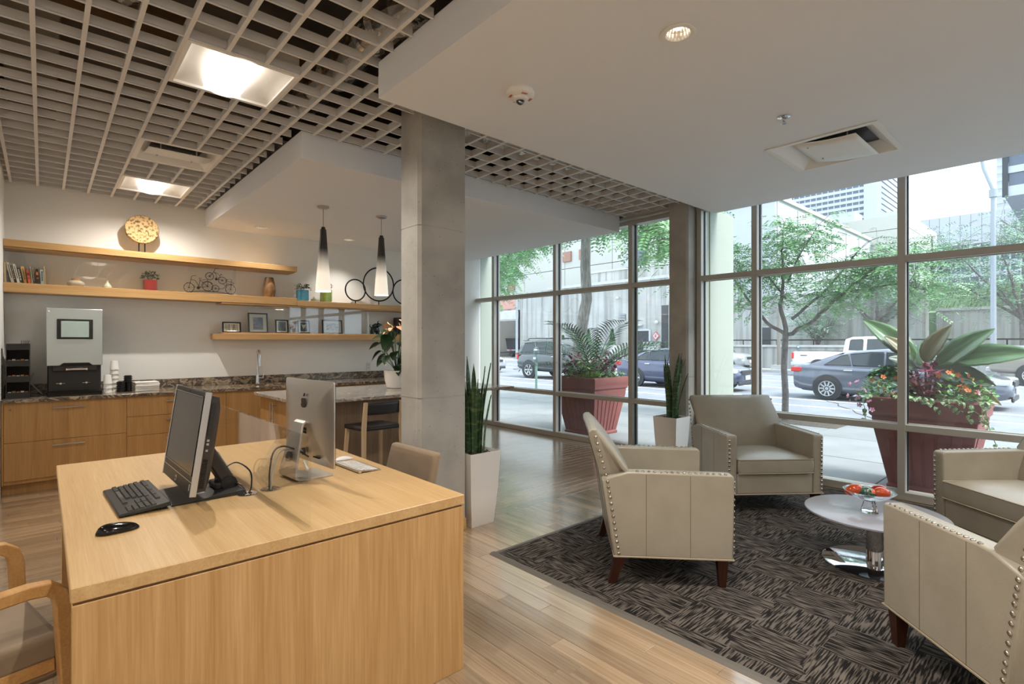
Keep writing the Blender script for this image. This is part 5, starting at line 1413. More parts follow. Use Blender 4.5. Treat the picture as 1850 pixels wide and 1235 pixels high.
def pickup(name, label, X, Y, paint):
    body = [(-2.95,.55,1.12,.9),(-2.9,.5,1.2,.97),(-2.4,.45,1.22,1),(-.75,.42,1.22,1),(.9,.42,1.18,1),(1.5,.42,1.16,1),(2.5,.46,1.1,.97),(2.85,.5,1.0,.9),(2.95,.55,.8,.8)]
    cabin = [(-.72,1.18,1.3,.94,.78),(-.66,1.18,1.8,.94,.78),(-.4,1.18,1.9,.94,.78),(.4,1.18,1.92,.94,.78),(.75,1.18,1.84,.94,.78),(1.1,1.18,1.55,.94,.78),(1.55,1.16,1.18,.94,.78)]
    wins = [[(-.5,1.3),(-.46,1.74),(-.4,1.79),(.02,1.8),(.06,1.75),(.06,1.28)],[(.2,1.27),(.22,1.8),(.66,1.8),(1.22,1.27)]]
    base = bits(-2.95, 2.97, .86, .82, .93, .1, .3, (.0, .35), 1.1)
    def ex(t, hw):
        base(t, hw)
        obj('bed_liner', MB().box(-2.8, -.8, -.75, .75, 1.2, 1.235), trimb, t, 0)
        for sg in (-1, 1): obj('rear_bumper', MB().box(-3.05, -2.85, sg*.4-.45, sg*.4+.45, .5, .68, .03), rimm, t); obj('door_gap', MB().box(.12, .13, sg*(hw+.001)-.004, sg*(hw+.001)+.004, .5, 1.2), trimb, t, 0); obj('badge', MB().box(-2.55, -2.25, sg*(hw*.99)-.012, sg*(hw*.99)+.012, 1.0, 1.04), trimb, t, 0)
    return car(name, label, 'truck', X, Y, paint, 5.9, 1.98, body, cabin, wins, [((1.5,1.22),(.82,1.78))], (-1.75, 1.85), .39, 6, extra=ex)
pickup('pickup_truck', 'white pickup truck parked across the street', 28.6, 7.05, pw)
pickup('pickup_truck', 'tan pickup truck cut off by the right picture edge', 28.6, -.2, pt)

# ---- buildings across the street
gb = thing('parking_building', 'board-marked concrete building with garage entrance across the street', 'building')
obj('street_wall', MB().box(34, 36, 20.7, 36.9, -.05, 6.2).box(34, 36, 36.9, 46, 4.6, 6.2).box(34, 36, 43, 60, -.05, 6.2), conc_board, gb, 0)
obj('coping', MB().box(33.9, 36, 20.7, 33, 6.2, 6.42), conc_plain, gb, 0)
obj('upper_wall', MB().box(36.4, 37, 18, 31, 6.2, 7.6), conc_board, gb, 0)
obj('upper_coping', MB().box(36.3, 37, 18, 31, 7.6, 7.75), conc_plain, gb, 0)
obj('lintel', MB().box(33.8, 34.4, 36.9, 43, 3.6, 4.6, .15), conc_plain, gb)
obj('red_panel', MB().box(33.9, 33.99, 37.0, 46, 4.75, 6.1), mat('red_panel', s3(190,140,128), .8), gb, 0)
obj('garage_back', MB().box(42, 42.3, 34, 50, -.05, 4.6).box(34, 42, 36.7, 36.9, -.05, 4.6).box(34, 42, 43, 43.2, -.05, 4.6), mat('garage_inside', s3(150,146,142), .9), gb, 0)
obj('garage_pier', MB().box(40, 40.8, 40.4, 41.3, -.05, 4.5), trimb, gb, 0)
k = 0
for i in range(7):
    for j in range(8):
        y0 = 24.2+6*j; z0 = 6.4+2.6*i
        obj('wall_panel', MB().box(39.8, 40.1, y0+.03, y0+5.97, z0+.03, z0+2.57), cream, gb, 0)
obj('panel_backing', MB().box(40.1, 52, 24.2, 72, 0, 24.6), conc_plain, gb, 0)
for y, z in ((44.3, 7.9), (35.8, 10.2), (33.6, 10.2), (47.4, 7.2), (29, 12.8)): obj('window', MB().box(39.6, 39.85, y-.55, y+.55, z-.5, z+.5), mat('brown_window', s3(150,110,92), .5) if 'brown_window' not in MATS else MATS['brown_window'], gb, 0)
o = obj('tall_window', MB().box(39.6, 39.82, 26.5, 28.2, 8.2, 13.5), dark_win, gb, 0); obj('window_frame', MB().box(39.55, 39.83, 28.2, 28.6, 8.2, 13.5), white_wall, o, 0)
dr = obj('service_door', MB().box(33.97, 34.02, 22.35, 23.6, .0, 2.35), trimb, gb, 0)
obj('door_surround', MB().box(33.9, 34.0, 23.6, 23.75, 0, 2.45).box(33.9, 34.0, 22.2, 22.35, 0, 2.45).box(33.9, 34.0, 22.35, 23.6, 2.35, 2.5), white_wall, dr, 0)
obj('recess_shade_slab', MB().box(33.96, 34.02, 20.75, 21.3, .4, 4.2), trimb, gb, 0)  # dark slab on the wall stands in for a recess's shade
lv = obj('louvre', MB().box(33.95, 34.02, 24.5, 25.0, 3.2, 3.7), trimb, gb, 0)
for i in range(4): obj('slat', MB().box(33.9, 33.96, 24.5, 25.0, 3.24+.12*i, 3.3+.12*i), white_wall, lv, 0)
tag(obj('wall_lamp', MB().box(33.7, 33.98, 22.9, 23.8, 2.72, 2.86, .03), white_wall), 'white bar lamp on the concrete wall above the service door', 'lamp')
t = thing('security_camera', 'white dome camera high on the concrete wall', 'camera', (33.95, 25.1, 4.95)); obj('bracket', MB().box(-.25, .05, -.05, .05, .05, .12), white_wall, t); obj('dome', MB().ell((-.25, 0, 0), .13, .13, .13), white_wall, t)
t = thing('dome_camera', 'round white dome camera on the concrete wall by the dark recess', 'lamp', (33.95, 21.6, 2.95)); obj('arm', MB().box(-.15, .05, -.04, .04, -.03, .03), trimb, t); obj('globe', MB().ell((-.2, 0, 0), .15, .15, .15), white_wall, t)  # camera dome on a short arm
t = thing('diamond_sign', 'red-bordered white diamond sign above the utility box', 'sign', (33.9, 21.75, 1.95), 0)
obj('plate', MB().prism([(0,.33),(.33,0),(0,-.33),(-.33,0)], 'x', .0, .03), mat('sign_red', s3(190,96,92), .6), t, 0)
obj('face', MB().prism([(0,.25),(.25,0),(0,-.25),(-.25,0)], 'x', -.012, .0), white_wall, t, 0)
obj('emblem', MB().box(-.02, -.012, -.07, .07, -.09, .05).ell((-.016, 0, .09), .008, .05, .05), mat('sign_red2', s3(190,96,92), .6), t, 0)
t = thing('utility_box', 'grey utility cabinet standing against the concrete wall', 'utility box', (33.6, 21.9, -.05)); obj('cabinet', MB().box(-.3, .3, -.55, .55, .9, 1.55, .02), conc_plain, t); obj('stand', MB().box(-.2, .2, -.4, .4, 0, .9), trimb, t); obj('panel', MB().box(-.32, -.3, -.2, .2, 1.05, 1.4), white_wall, t)
tag(obj('planter_wall', MB().box(32.6, 33.9, 24.6, 31, -.05, 1.25), conc_plain), 'low concrete planter wall in front of the parking building', 'wall')
cone_leaf = mat('conifer', s3(84,120,86), .7, rnd_amt=.15)
def cone_shrub(x, y, z, h, label):
    t = thing('cone_shrub', label, 'shrub', (x, y, z), 0, 'clipped cone shrubs by the concrete wall')
    b = MB()
    for i in range(500):
        u = rnd.random()**.7; r = .42*h*.55*(1-u*.92)*(.75+.35*rnd.random()); a = rnd.uniform(0, 2*PI)
        c = V((r*math.cos(a), r*math.sin(a), h*u)); d = V((rnd.uniform(-1,1), rnd.uniform(-1,1), rnd.uniform(-.4,1)))*.1
        e = V((rnd.uniform(-1,1), rnd.uniform(-1,1), rnd.uniform(-1,1)))*.06
        b.add([c-d, c+e, c+d, c-e], [(0,1,2,3)])
    obj('foliage', b, cone_leaf, t, 0, kind='stuff', fix=False)
    obj('stem', MB().cyl((0,0,-.0), (0,0,h*.7), .04), walnut, t)
cone_shrub(33.2, 25.2, 1.27, 1.25, 'clipped cone shrub on the planter wall, right of the palm')
cone_shrub(33.2, 27.6, 1.27, 1.25, 'clipped cone shrub on the planter wall, behind the palm')
cone_shrub(33.2, 30.4, 1.29, .8, 'small clipped cone shrub above the SUV roof')
t = thing('cargo_trailer', 'dark dump trailer standing in the garage entrance', 'trailer', (37.5, 40.3, -.05))
obj('bin', MB().loft([[(x, -1.5+i, .8), (x, 1.5-i, .8), (x, 1.6, 2.0), (x, -1.6, 2.0)] for x, i in ((-.8, .2), (1.6, .2))]), trimb, t)
obj('tail_bar', MB().box(-.86, -.8, -1.3, 1.3, .68, .8), white_wall, t, 0)
for y in (-1.0, -.2, .7): obj('reflector', MB().box(-.88, -.85, y-.2, y+.2, .7, .78), redl, t, 0)
for y in (-1.1, 1.1): obj('wheel', MB().cyl((-.2, y-.12, .36), (-.2, y+.12, .36), .36, n=20), tire, t)
obj('drawbar', MB().tube([(-.8, 0, .55), (-2.6, .3, .5)], .06), trimb, t); obj('jack', MB().cyl((-1.2, .1, 0), (-1.2, .1, .6), .06), trimb, t)

tr_ = thing('terrace_wall', 'board-marked concrete terrace wall with railing behind the young tree', 'wall')
obj('wall', MB().box(34, 36, 6, 20.6, -.05, 4.4), conc_board, tr_, 0)
obj('doorway', MB().box(33.95, 34.02, 13.55, 14.4, 0, 2.4), trimb, tr_, 0)
rl = obj('railing', MB().box(34.1, 34.16, 6, 20.6, 5.62, 5.7).box(34.1, 34.16, 6, 20.6, 4.55, 4.6), white_wall, tr_, 0)
bal = obj('baluster', MB().box(34.11, 34.15, -.02, .02, 4.4, 5.65), white_wall, rl, 0); bal.location = (0, 10, 0)
for i in range(70): piece(bal, (0, 6.1+.205*i, 0), parent=rl)
rw = thing('retaining_wall', 'board-marked retaining wall below the planted slope at right', 'wall')
obj('wall', MB().box(38, 38.6, -16, 6, -.05, 3.25), conc_board, rw, 0); obj('coping', MB().box(37.9, 38.7, -16, 6, 3.25, 3.4), conc_plain, rw, 0)
lw = thing('ramp_wall', 'long low concrete ramp wall with black pipe rail across the street', 'wall')
obj('wall', MB().box(31.6, 31.9, -16, 17, -.05, 1.2), conc_board, lw, 0); obj('coping', MB().box(31.5, 32, -16, 17, 1.2, 1.32), conc_plain, lw, 0)
obj('rail', MB().cyl((31.75, -16, 1.6), (31.75, 17, 1.6), .035, n=8), iron, lw)
for i in range(17): obj('rail_post', MB().cyl((31.75, -15+1.95*i, 1.3), (31.75, -15+1.95*i, 1.6), .03, n=8), iron, lw)
struct('planted_slope', MB().loft([[(38.6, y, 3.2), (52, y, 5.5), (60, y, 5.5), (60, y, -.3), (38.6, y, -.3)] for y in (-25, 16)]), mat('slope_green', s3(112,140,112), .9, col2=s3(136,150,120), ns=1.5))

pb = thing('plain_hall', 'big plain pale hall with a sloping roofline seen above the tree', 'building')
obj('wall', MB().box(41, 66, 16, 16.6, 0, 12.3).box(41, 41.5, 16.6, 23.5, 0, 12.3), white_wall, pb, 0)
obj('roof_edge', MB().box(40.8, 66, 15.8, 16.8, 12.3, 12.6).box(40.8, 41.8, 16.8, 23.5, 12.3, 12.6), cream, pb, 0)
for i in range(6): obj('panel', MB().box(41.3+4.1*i, 45.2+4.1*i, 15.93, 15.999, .2, 12.1), white_wall, pb, 0)
cb = thing('cream_block', 'cream panel-clad block with horizontal joints left of the big mullion', 'building')
for i in range(10):
    obj('panel', MB().box(67, 67.3, 12.9, 28, 1.5*i+.03, 1.5*i+1.47), cream, cb, 0)
    obj('side_panel', MB().box(67.31, 82, 12.9, 13.2, 1.5*i+.03, 1.5*i+1.47), conc_plain, cb, 0)
obj('core', MB().box(67.3, 82, 13.2, 28, 0, 14.9), conc_plain, cb, 0)
for q in ((70, 73, 18.5, 22, 15, 16.7), (71, 77, 14, 17, 15, 16.2)): obj('roof_box', MB().box(*q), white_wall, cb, 0)
def tower(label, x0, x1, y0, y1, z0, z1, fh, wfrac, wall, fin=None, name='office_tower', side=True):
    t = thing(name, label, 'building')
    n = int((z1-z0)/fh)
    obj('core', MB().box(x0+.4, x1-.4, y0+.4, y1-.4, z0, z1), dark_win, t, 0)
    for i in range(n): obj('floor_band', MB().box(x0, x1, y0, y1, z0+fh*i, z0+fh*(i+1-wfrac)), wall, t, 0)
    m = MB()
    for i in range(14):
        y = y0+(y1-y0)*(i+.5)/14; m.box(x0+.25, x0+.45, y-.25, y+.25, z0, z1)
    obj('mullions', m, wall, t, 0, kind='stuff')
    if fin: obj('fin', MB().box(x0-1, x0+10, y0-1, y0+fin, z0, z1), wall, t, 0)
    return t
tower('white banded office tower in the distance above the cream block', 391, 450, 92, 142, 0, 200, 3.7, .5, white_wall, 6)
pbk = tower('long low white office building with ribbon windows beyond the slope', 270, 300, 8, 48, 0, 40, 3.9, .55, white_wall, name='office_building')
for i in range(14): obj('parapet_panel', MB().box(269.5, 270.2, 3.2+3.2*i, 6.3+3.2*i, 40.2, 52), white_wall, pbk, 0)
obj('parapet_core', MB().box(270.2, 299, 3.2, 48, 40, 51.8), conc_plain, pbk, 0)
tower('slim pale banded tower behind the street lamp', 400, 430, 30.2, 36.5, 0, 220, 4.2, .5, white_wall, name='slim_tower')
cbk = thing('corner_building', 'overhanging corner building with mirror windows at the top right', 'building')
obj('soffit', MB().box(135, 215, -50, 11.2, 29.0, 29.6), white_wall, cbk, 0)
obj('core', MB().box(136, 214, -49, 10.4, 29.6, 70), conc_plain, cbk, 0)
for i in range(6):
    z = 29.6+3.7*i
    obj('spandrel', MB().box(135, 215, -50, 11.2, z, z+1.3), white_wall, cbk, 0)
    for j in range(6): obj('window', MB().box(135.3, 135.8, 10.6-5*j-4.4, 10.6-5*j, z+1.3, z+3.7), dark_win, cbk, 0)
    obj('side_window', MB().box(136, 214, 10.5, 10.7, z+1.3, z+3.7), dark_win, cbk, 0)
obj('edge_post', MB().box(134.7, 135.4, 10.7, 11.5, 29, 70), trimb, cbk, 0)

# ---- street furniture
galv = mat('galvanised', s3(150,156,162), .5, .3); meter_green = mat('meter_green', s3(120,150,136), .5)
def meter(x, y, label):
    t = thing('parking_meter', label, 'parking meter', (x, y, -.03))
    obj('pole', MB().cyl((0,0,0), (0,0,.92), .035, n=12), meter_green, t)
    obj('head', MB().lathe([(.05,.9),(.075,.94),(.08,1.08),(.07,1.12),(.085,1.14),(.09,1.24),(.06,1.32),(.0,1.34)], 18), mat('meter_grey', s3(110,124,130), .4) if 'meter_grey' not in MATS else MATS['meter_grey'], t)
    obj('window', MB().ell((-.05,-.02,1.24), .045, .06, .05), headl, t)
    obj('label', MB().box(-.085, -.07, -.045, .045, .98, 1.04), plate, t)
meter(10.75, 10.9, 'grey parking meter on a green pole in front of the SUV')
meter(30.6, 10.75, 'distant parking meter beside the white pickup')
def lamp_post(x, y, h, label, arm, head):
    t = thing('street_lamp', label, 'street lamp', (x, y, -.05))
    obj('base', MB().box(-.22, .22, -.22, .22, 0, .12), galv, t)
    obj('pole', MB().tube([(0,0,.1), (0,0,h)], [.12, .085], 14), galv, t)
    if arm:
        obj('arm', MB().tube([(0,0,h-.1), (0,.6,h+.5), (0,2.2,h+.9)], .05, 8), galv, t)
        obj('lamp_head', MB().box(-.12, .12, 1.9, 2.7, h+.84, h+.98, .04), galv, t)
    else:
        obj('collar', MB().cyl((0,0,h-.1), (0,0,h+.25), .15, n=14), galv, t)
        obj('arm', MB().tube([(0,0,h+.2), (-.1,.3,h+1.2), (-.1,.42,h+2.0)], .07, 8), galv, t)
        obj('lamp_head', MB().lathe([(.0, .36), (.3,.3), (.52,.1), (.5,0), (.0,-.02)], 24, c=(-.1,.45,h+2.1)), galv, t)
lamp_post(31.2, 2.95, 8.0, 'tall pale street lamp in front of the retaining wall', False, 0)
lamp_post(31.3, 34.2, 8.2, 'slim street lamp with bent arm beside the garage entrance', True, 0)
t = thing('sign_pole', 'thin brown pole on a concrete foot behind the young tree', 'pole', (30.6, 11.75, -.05)); obj('pole', MB().cyl((0,0,.1), (0,0,3.4), .1, n=12), mat('pole_brown', s3(130,124,116), .6), t); obj('foot', MB().box(-.3,.3,-.3,.3,0,.25), conc_plain, t)

# ---- trees
bark = mat('bark', s3(150,146,140), .9, col2=s3(104,100,96), ns=5, st=(6,6,1), bump=.8, bs=8, bst=(4,4,.6))
bark2 = mat('young_bark', s3(128,122,120), .85, col2=s3(96,90,88), ns=12, bump=.4, bs=16)
lv1 = mat('locust_leaf', s3(112,160,104), .6, col2=s3(136,178,122), ns=1.2); lv2 = mat('hazed_far_leaf', s3(120,154,128), .7, col2=s3(146,172,148), ns=.6)  # far leaves mixed paler and bluer to put window haze in the colour
for m_ in (lv1, lv2): m_.node_tree.nodes['Principled BSDF'].inputs['Subsurface Weight'].default_value = 0
def tree(label, loc, trunk, branches, sprays, mt_, bk_, seed, sz, spread, droop, name='street_tree', leaflets=12):
    r = random.Random(seed)
    t = thing(name, label, 'tree', loc)
    obj('trunk', MB().tube([p[:3] for p in trunk], [p[3] for p in trunk], 14), bk_, t, 60)
    b = MB(); pts_all = []
    for br in branches:
        pts = [V(p[:3]) for p in br]; rr = [p[3] for p in br]
        sm = []; sr = []
        for i in range(len(pts)-1):
            for k in range(5):
                u = k/5; sm.append(pts[i].lerp(pts[i+1], u)+V((r.uniform(-1,1), r.uniform(-1,1), r.uniform(-1,1)))*rr[i]*.5); sr.append(rr[i]+(rr[i+1]-rr[i])*u)
        sm.append(pts[-1]); sr.append(rr[-1])
        obj('branch', MB().tube(sm, sr, 8), bk_, t, 60)
        pts_all += [(p, .3+.7*i/len(sm)) for i, p in enumerate(sm) if i > len(sm)*.3]
    tw = MB(); lf = MB()
    for i in range(sprays):
        p, k = r.choice(pts_all)
        d = V((r.gauss(0,1), r.gauss(0,1), r.gauss(0,.6))); d.normalize()
        c = p+d*spread*r.random()**.6
        if i % 6 == 0: tw.tube([p, p.lerp(c, .5)+V((0,0,.05)), c], .006*sz/.3, 4)
        ax = V((d.x+r.uniform(-.5,.5), d.y+r.uniform(-.5,.5), -droop+r.uniform(-.3,.5))).normalized()
        sd = ax.cross(V((r.uniform(-.4,.4), r.uniform(-.4,.4), 1))).normalized()
        L_ = sz*r.uniform(.7, 1.3)
        for q in range(leaflets):
            u = (q//2+.6)/(leaflets/2); o_ = c+ax*L_*u+V((0,0,-droop*.25*L_*u*u)); s_ = sd*(1 if q % 2 else -1)
            a = o_; e = o_+s_*L_*.26+ax*L_*.1; w = ax*L_*.06+V((0,0,r.uniform(-.03,.03)*L_))
            lf.add([a, (a+e)*.5+w, e, (a+e)*.5-w], [(0,1,2,3)])
    obj('foliage', lf, mt_, t, 0, kind='stuff', fix=False)
    if tw.v: obj('twigs', tw, bk_, t, 0, kind='stuff', fix=False)
    return t
# big locust left of the window column: leaning trunk, hanging sprays
tree('large locust tree with leaning trunk behind the palm planter', (10.4, 8.9, -.03),
     [(0,0,0,.2),(-.02,.02,.6,.165),(-.05,.05,1.3,.15),(.02,-.02,1.9,.15),(.1,-.12,2.6,.14),(.06,-.1,3.4,.13),(.1,-.1,4.6,.12),(.1,-.1,6.5,.1)],
     [[(.1,-.1,4.2,.07),(-.3,1.2,4.6,.05),(-.4,2.6,4.0,.03),(-.4,3.6,3.1,.015)], [(.1,-.1,4.4,.07),(-.2,-1.2,4.8,.05),(-.3,-2.2,4.2,.03),(-.4,-3.0,3.3,.015)], [(.1,-.1,4.6,.06),(-.8,.4,4.9,.04),(-1.6,1.3,4.3,.02)], [(.1,-.1,4.5,.06),(.5,2.0,4.9,.04),(.6,3.8,4.2,.03),(.4,4.8,2.8,.015)], [(.1,-.1,4.6,.06),(-.9,-.9,4.8,.04),(-1.4,-2.0,4.2,.02)], [(.1,-.1,5.0,.06),(.6,-1.4,5.2,.04),(.8,-2.6,4.6,.02)]],
     2200, lv1, bark, 5, .36, .8, .75)
tree('young locust tree with forked trunk outside the right window', (10.4, 3.88, -.03),
     [(0,0,0,.06),(.02,.0,.5,.058),(.0,.02,1.0,.054),(.01,.0,1.5,.055),(.02,0,1.66,.05)],
     [[(.01,0,1.62,.045),(.05,.1,2.1,.04),(.1,.08,2.6,.03),(.1,.1,3.2,.02),(.1,.05,3.75,.01)], [(.01,0,1.6,.035),(-.1,.35,1.9,.03),(-.15,.7,2.4,.02),(-.2,1.0,2.9,.012),(-.2,1.15,3.3,.008)], [(.02,0,1.58,.04),(.1,-.5,1.9,.035),(.1,-1.0,2.4,.025),(.1,-1.45,2.75,.015),(.1,-1.9,2.9,.01)], [(.05,-.1,1.9,.03),(.0,-.7,2.4,.02),(-.1,-1.2,3.0,.012)], [(.05,.0,2.3,.02),(.2,.5,2.9,.012),(.2,.7,3.4,.008)], [(.1,.0,2.6,.02),(-.3,-.4,3.1,.012),(-.4,-.7,3.5,.006)], [(.1,-1.0,2.35,.02),(.3,-1.7,2.45,.012),(.3,-2.1,2.3,.006)]],
     1900, lv1, bark2, 9, .22, .45, .35)
def far_tree(label, x, y, z, h, cr, seed, n, name='far_tree'):
    r = random.Random(seed); br = []
    for i in range(8):
        a = 2*PI*i/8+r.uniform(-.3,.3); e = r.uniform(.5, 1.0)
        br.append([(0,0,h*.35,.08),(cr*.4*math.cos(a), cr*.4*math.sin(a), h*(.35+.25*e), .05),(cr*.85*math.cos(a), cr*.85*math.sin(a), h*(.42+.45*e), .02)])
    br.append([(0,0,h*.35,.08),(0,0,h*.7,.05),(.1,0,h*.95,.02)])
    return tree(label, (x, y, z), [(0,0,0,.12),(.05,.05,h*.35,.1),(.05,0,h*.5,.08)], br, n, lv2, bark2, seed, .42, cr*.42, .25, name, 8)
far_tree('feathery tree before the retaining wall at the right edge', 34.4, 2.2, -.05, 7.4, 3.4, 31, 2000)
far_tree('feathery tree across the street above the white pickup', 34.0, 7.9, -.05, 6.8, 3.2, 32, 1900)
far_tree('feathery tree higher on the slope behind the street lamp', 42, .6, 3.9, 5.6, 3.6, 33, 2000)
far_tree('small thin tree across the street behind the young tree', 33.2, 10.6, -.05, 4.2, 1.6, 34, 420)
far_tree('feathery tree on the slope behind the big mullion', 43, 7.0, 4.0, 4.6, 3.2, 35, 1500)
b = MB(); r = random.Random(41)
for i in range(5000):
    y = r.uniform(-10, 9); x = r.uniform(38.7, 50); z = 3.2+(x-38.6)*.17
    h_ = r.uniform(.3, 1.1); a = r.uniform(0, 2*PI); w = .05; d = V((math.cos(a), math.sin(a), 0))
    b.add([(x-w, y-w, z), (x+w, y+w, z), tuple(V((x, y, z))+d*h_*.4+V((0,0,h_)))], [(0,1,2)])
gr = obj('slope_grass', b, mat('grass_tuft', s3(136,164,124), .8, col2=s3(160,176,140), ns=.7), None, 0, kind='stuff', fix=False); tag(gr, 'tall grass and ground cover on the planted slope', 'grass')

# ---- terracotta planters on the sidewalk
terra = mat('terracotta', s3(146,84,78), .6, col2=s3(134,74,70), ns=4)
soil2 = mat('dark_soil', s3(66,50,40), .9)
def sq(s_, z): return [(-s_, -s_, z), (s_, -s_, z), (s_, s_, z), (-s_, s_, z)]
def big_planter(x, y, label):
    t = thing('street_planter', label, 'planter', (x, y, -.03))
    bev(obj('bowl', MB().loft([sq(.30, 0), sq(.305, .04), sq(.29, .05), sq(.345, .35), sq(.395, .62), sq(.405, .72)]), terra, t), .012, 2)
    bev(obj('rim', MB().loft([sq(.405, .72), sq(.425, .74), sq(.425, .80), sq(.435, .82), sq(.435, .9), sq(.425, .915), sq(.375, .915), sq(.365, .86), sq(.02, .86)]), terra, t), .01, 2)
    obj('soil', MB().box(-.37, .37, -.37, .37, .855, .88), soil2, t, 0)
    def flute(k, face):
        b = MB(); u0 = (-.5+(k+.5)/6)*1.6
        def at(u, z, o_):
            s_ = .29+(.395-.29)*min(1, max(0, (z-.05)/.57))**.95; q = u*s_
            return {0: (-s_-o_, q, z), 1: (q, -s_-o_, z)}[face]
        hw_ = .1
        outline = [(u0-hw_, .07), (u0+hw_, .07), (u0+hw_, .56)]+[(u0+hw_*math.cos(a), .56+.05*math.sin(a)) for a in (.6, 1.2, 1.57, 1.94, 2.54)]+[(u0-hw_, .56)]
        b.loft([[at(u, z, -.01) for u, z in outline], [at(u, z, .009) for u, z in outline]])
        return b
    for face in (0, 1):
        for k in range(6): bev(obj('flute', flute(k, face), terra, t), .004, 1)
    return t
big_planter(6.635, 5.465, 'big square terracotta planter with palm, left of the window column')
big_planter(6.61, 1.09, 'big square terracotta planter with broad canna leaves behind the table')
def mass(parent, name, n, box, size, mt_, seed, shape='leaf'):
    r = random.Random(seed); b = MB()
    for i in range(n):
        x = r.uniform(box[0], box[1]); y = r.uniform(box[2], box[3])
        e = 1-.8*max(abs((x-(box[0]+box[1])/2)/(box[1]-box[0])*2), abs((y-(box[2]+box[3])/2)/(box[3]-box[2])*2))**3
        z = box[4]+(box[5]-box[4])*r.random()*max(.1, e)
        a = r.uniform(0, 2*PI); el = r.uniform(-.2, .9); d = V((math.cos(a)*math.cos(el), math.sin(a)*math.cos(el), math.sin(el)))
        s_ = d.cross(V((0,0,1))).normalized(); L_ = size*r.uniform(.6, 1.3); c = V((x, y, z)); up = s_.cross(d)
        b.add([c, c+d*L_*.45+s_*L_*.3+up*L_*.06, c+d*L_, c+d*L_*.45-s_*L_*.3+up*L_*.06, c+d*L_*.5-up*.0], [(0,1,4),(1,2,4),(2,3,4),(3,0,4)])
    return obj(name, b, mt_, parent, 0, kind='stuff', fix=False)
bright = mat('bedding_leaf', s3(120,176,88), .5, col2=s3(86,146,72), ns=9); coleus = mat('coleus_leaf', s3(84,32,48), .5, col2=s3(160,50,90), ns=16); limeg = mat('lime_leaf', s3(160,196,96), .5, col2=s3(130,176,84), ns=9)
pinkf = mat('pink_flower', s3(220,160,190), .6); orangef = mat('orange_flower', s3(224,122,60), .6); whitef = mat('white_flower', s3(236,236,236), .6)
palm_l = mat('palm_leaf', s3(50,92,52), .45, col2=s3(30,66,38), ns=6); canna = mat('canna_leaf', s3(58,92,62), .3, col2=s3(92,130,80), ns=3, st=(1,9,1)); canna_r = mat('canna_bronze', s3(128,106,66), .35, col2=s3(84,104,60), ns=4, st=(1,8,1)); stalk = mat('canna_stalk', s3(104,70,84), .5)
def flowers(parent, n, box, mt_, seed, name='flower', sz=.022):
    r = random.Random(seed); o0 = None
    for i in range(n):
        if o0 is None:
            b = MB()
            for k in range(5):
                a = 2*PI*k/5; b.add([(0,0,0), (sz*math.cos(a-.5), sz*math.sin(a-.5), .006), (sz*1.25*math.cos(a), sz*1.25*math.sin(a), .008), (sz*math.cos(a+.5), sz*math.sin(a+.5), .006)], [(0,1,2,3)])
            b.ell((0,0,.006), .006, .006, .005, 8, 5); o = o0 = obj(name, b, mt_, parent, 0)
        else: o = piece(o0, parent=parent)
        o.location = (r.uniform(box[0], box[1]), r.uniform(box[2], box[3]), r.uniform(box[4], box[5])); o.rotation_euler = (r.uniform(-.9,.9), r.uniform(-1.6,-.2), r.uniform(0, 6))
pl = thing('planter_palm', 'feathery palm rising from the left terracotta planter', 'palm', (6.66, 5.42, .83))
r = random.Random(77)
for i in range(24):
    a = 2*PI*i/24+r.uniform(-.25,.25); L_ = r.uniform(1.0, 1.4); el = r.uniform(.75, 1.35) if i % 3 else r.uniform(.45, .8)
    pts = []; d0 = V((math.cos(a), math.sin(a), 0))
    for k in range(13):
        u = k/12; rr = L_*u; pts.append(d0*(rr*math.cos(el)+.28*L_*u*u)+V((0,0,rr*math.sin(el)-.30*L_*u*u*u)))
    b = MB(); b.tube(pts, [.008*(1-.8*k/12) for k in range(13)], 5)
    for k in range(2, 13):
        for j in (0, .5):
            u = min(1, (k+j)/12); i0 = min(11, int(u*12)); p = pts[i0].lerp(pts[i0+1], u*12-i0); tg = (pts[i0+1]-pts[i0]).normalized()
            sd = tg.cross(V((0,0,1))).normalized(); n_ = sd.cross(tg); ll = .30*math.sin(PI*(.12+.8*(u-.2)))*L_
            for s_ in (-1, 1):
                d = (sd*s_*.85+tg*.7+n_*.25).normalized(); e = p+d*ll-V((0,0,.16*ll)); w = tg*.013
                b.add([p-w*.6, p+d*ll*.5+w+n_*.004, e, p+d*ll*.5-w+n_*.004], [(0,1,2,3)])
    obj('frond', b, palm_l, pl, 0, fix=False)
obj('trunk', MB().tube([(0,0,0),(0,0,.12)], [.05,.035], 10), bark2, pl)
for nm, lb, n, bx, sz, m_, sd in (('bedding_plants', 'bright green bedding plants filling the left terracotta planter', 520, (6.22,7.03,5.04,5.88,.85,1.16), .07, bright, 51), ('coleus_plants', 'dark red coleus plants at the foot of the palm', 260, (6.24,6.6,5.35,5.85,.9,1.3), .085, coleus, 52), ('lime_plants', 'lime green foliage spilling at the palm planter front', 170, (6.2,6.45,5.1,5.6,.86,1.12), .075, limeg, 53), ('red_plants', 'dark red foliage right of the palm', 120, (6.3,6.8,5.0,5.25,.95,1.3), .085, coleus, 59)):
    t = thing(nm, lb, 'plants', (0,0,0)); mass(t, 'foliage', n, bx, sz, m_, sd)
    if nm == 'bedding_plants': flowers(t, 16, (6.2,6.7,5.0,5.9,1.0,1.17), whitef, 54)
cn = thing('canna_plant', 'broad-leaved canna with bronze and green leaves in the right planter', 'plant', (6.62, 1.12, .83))
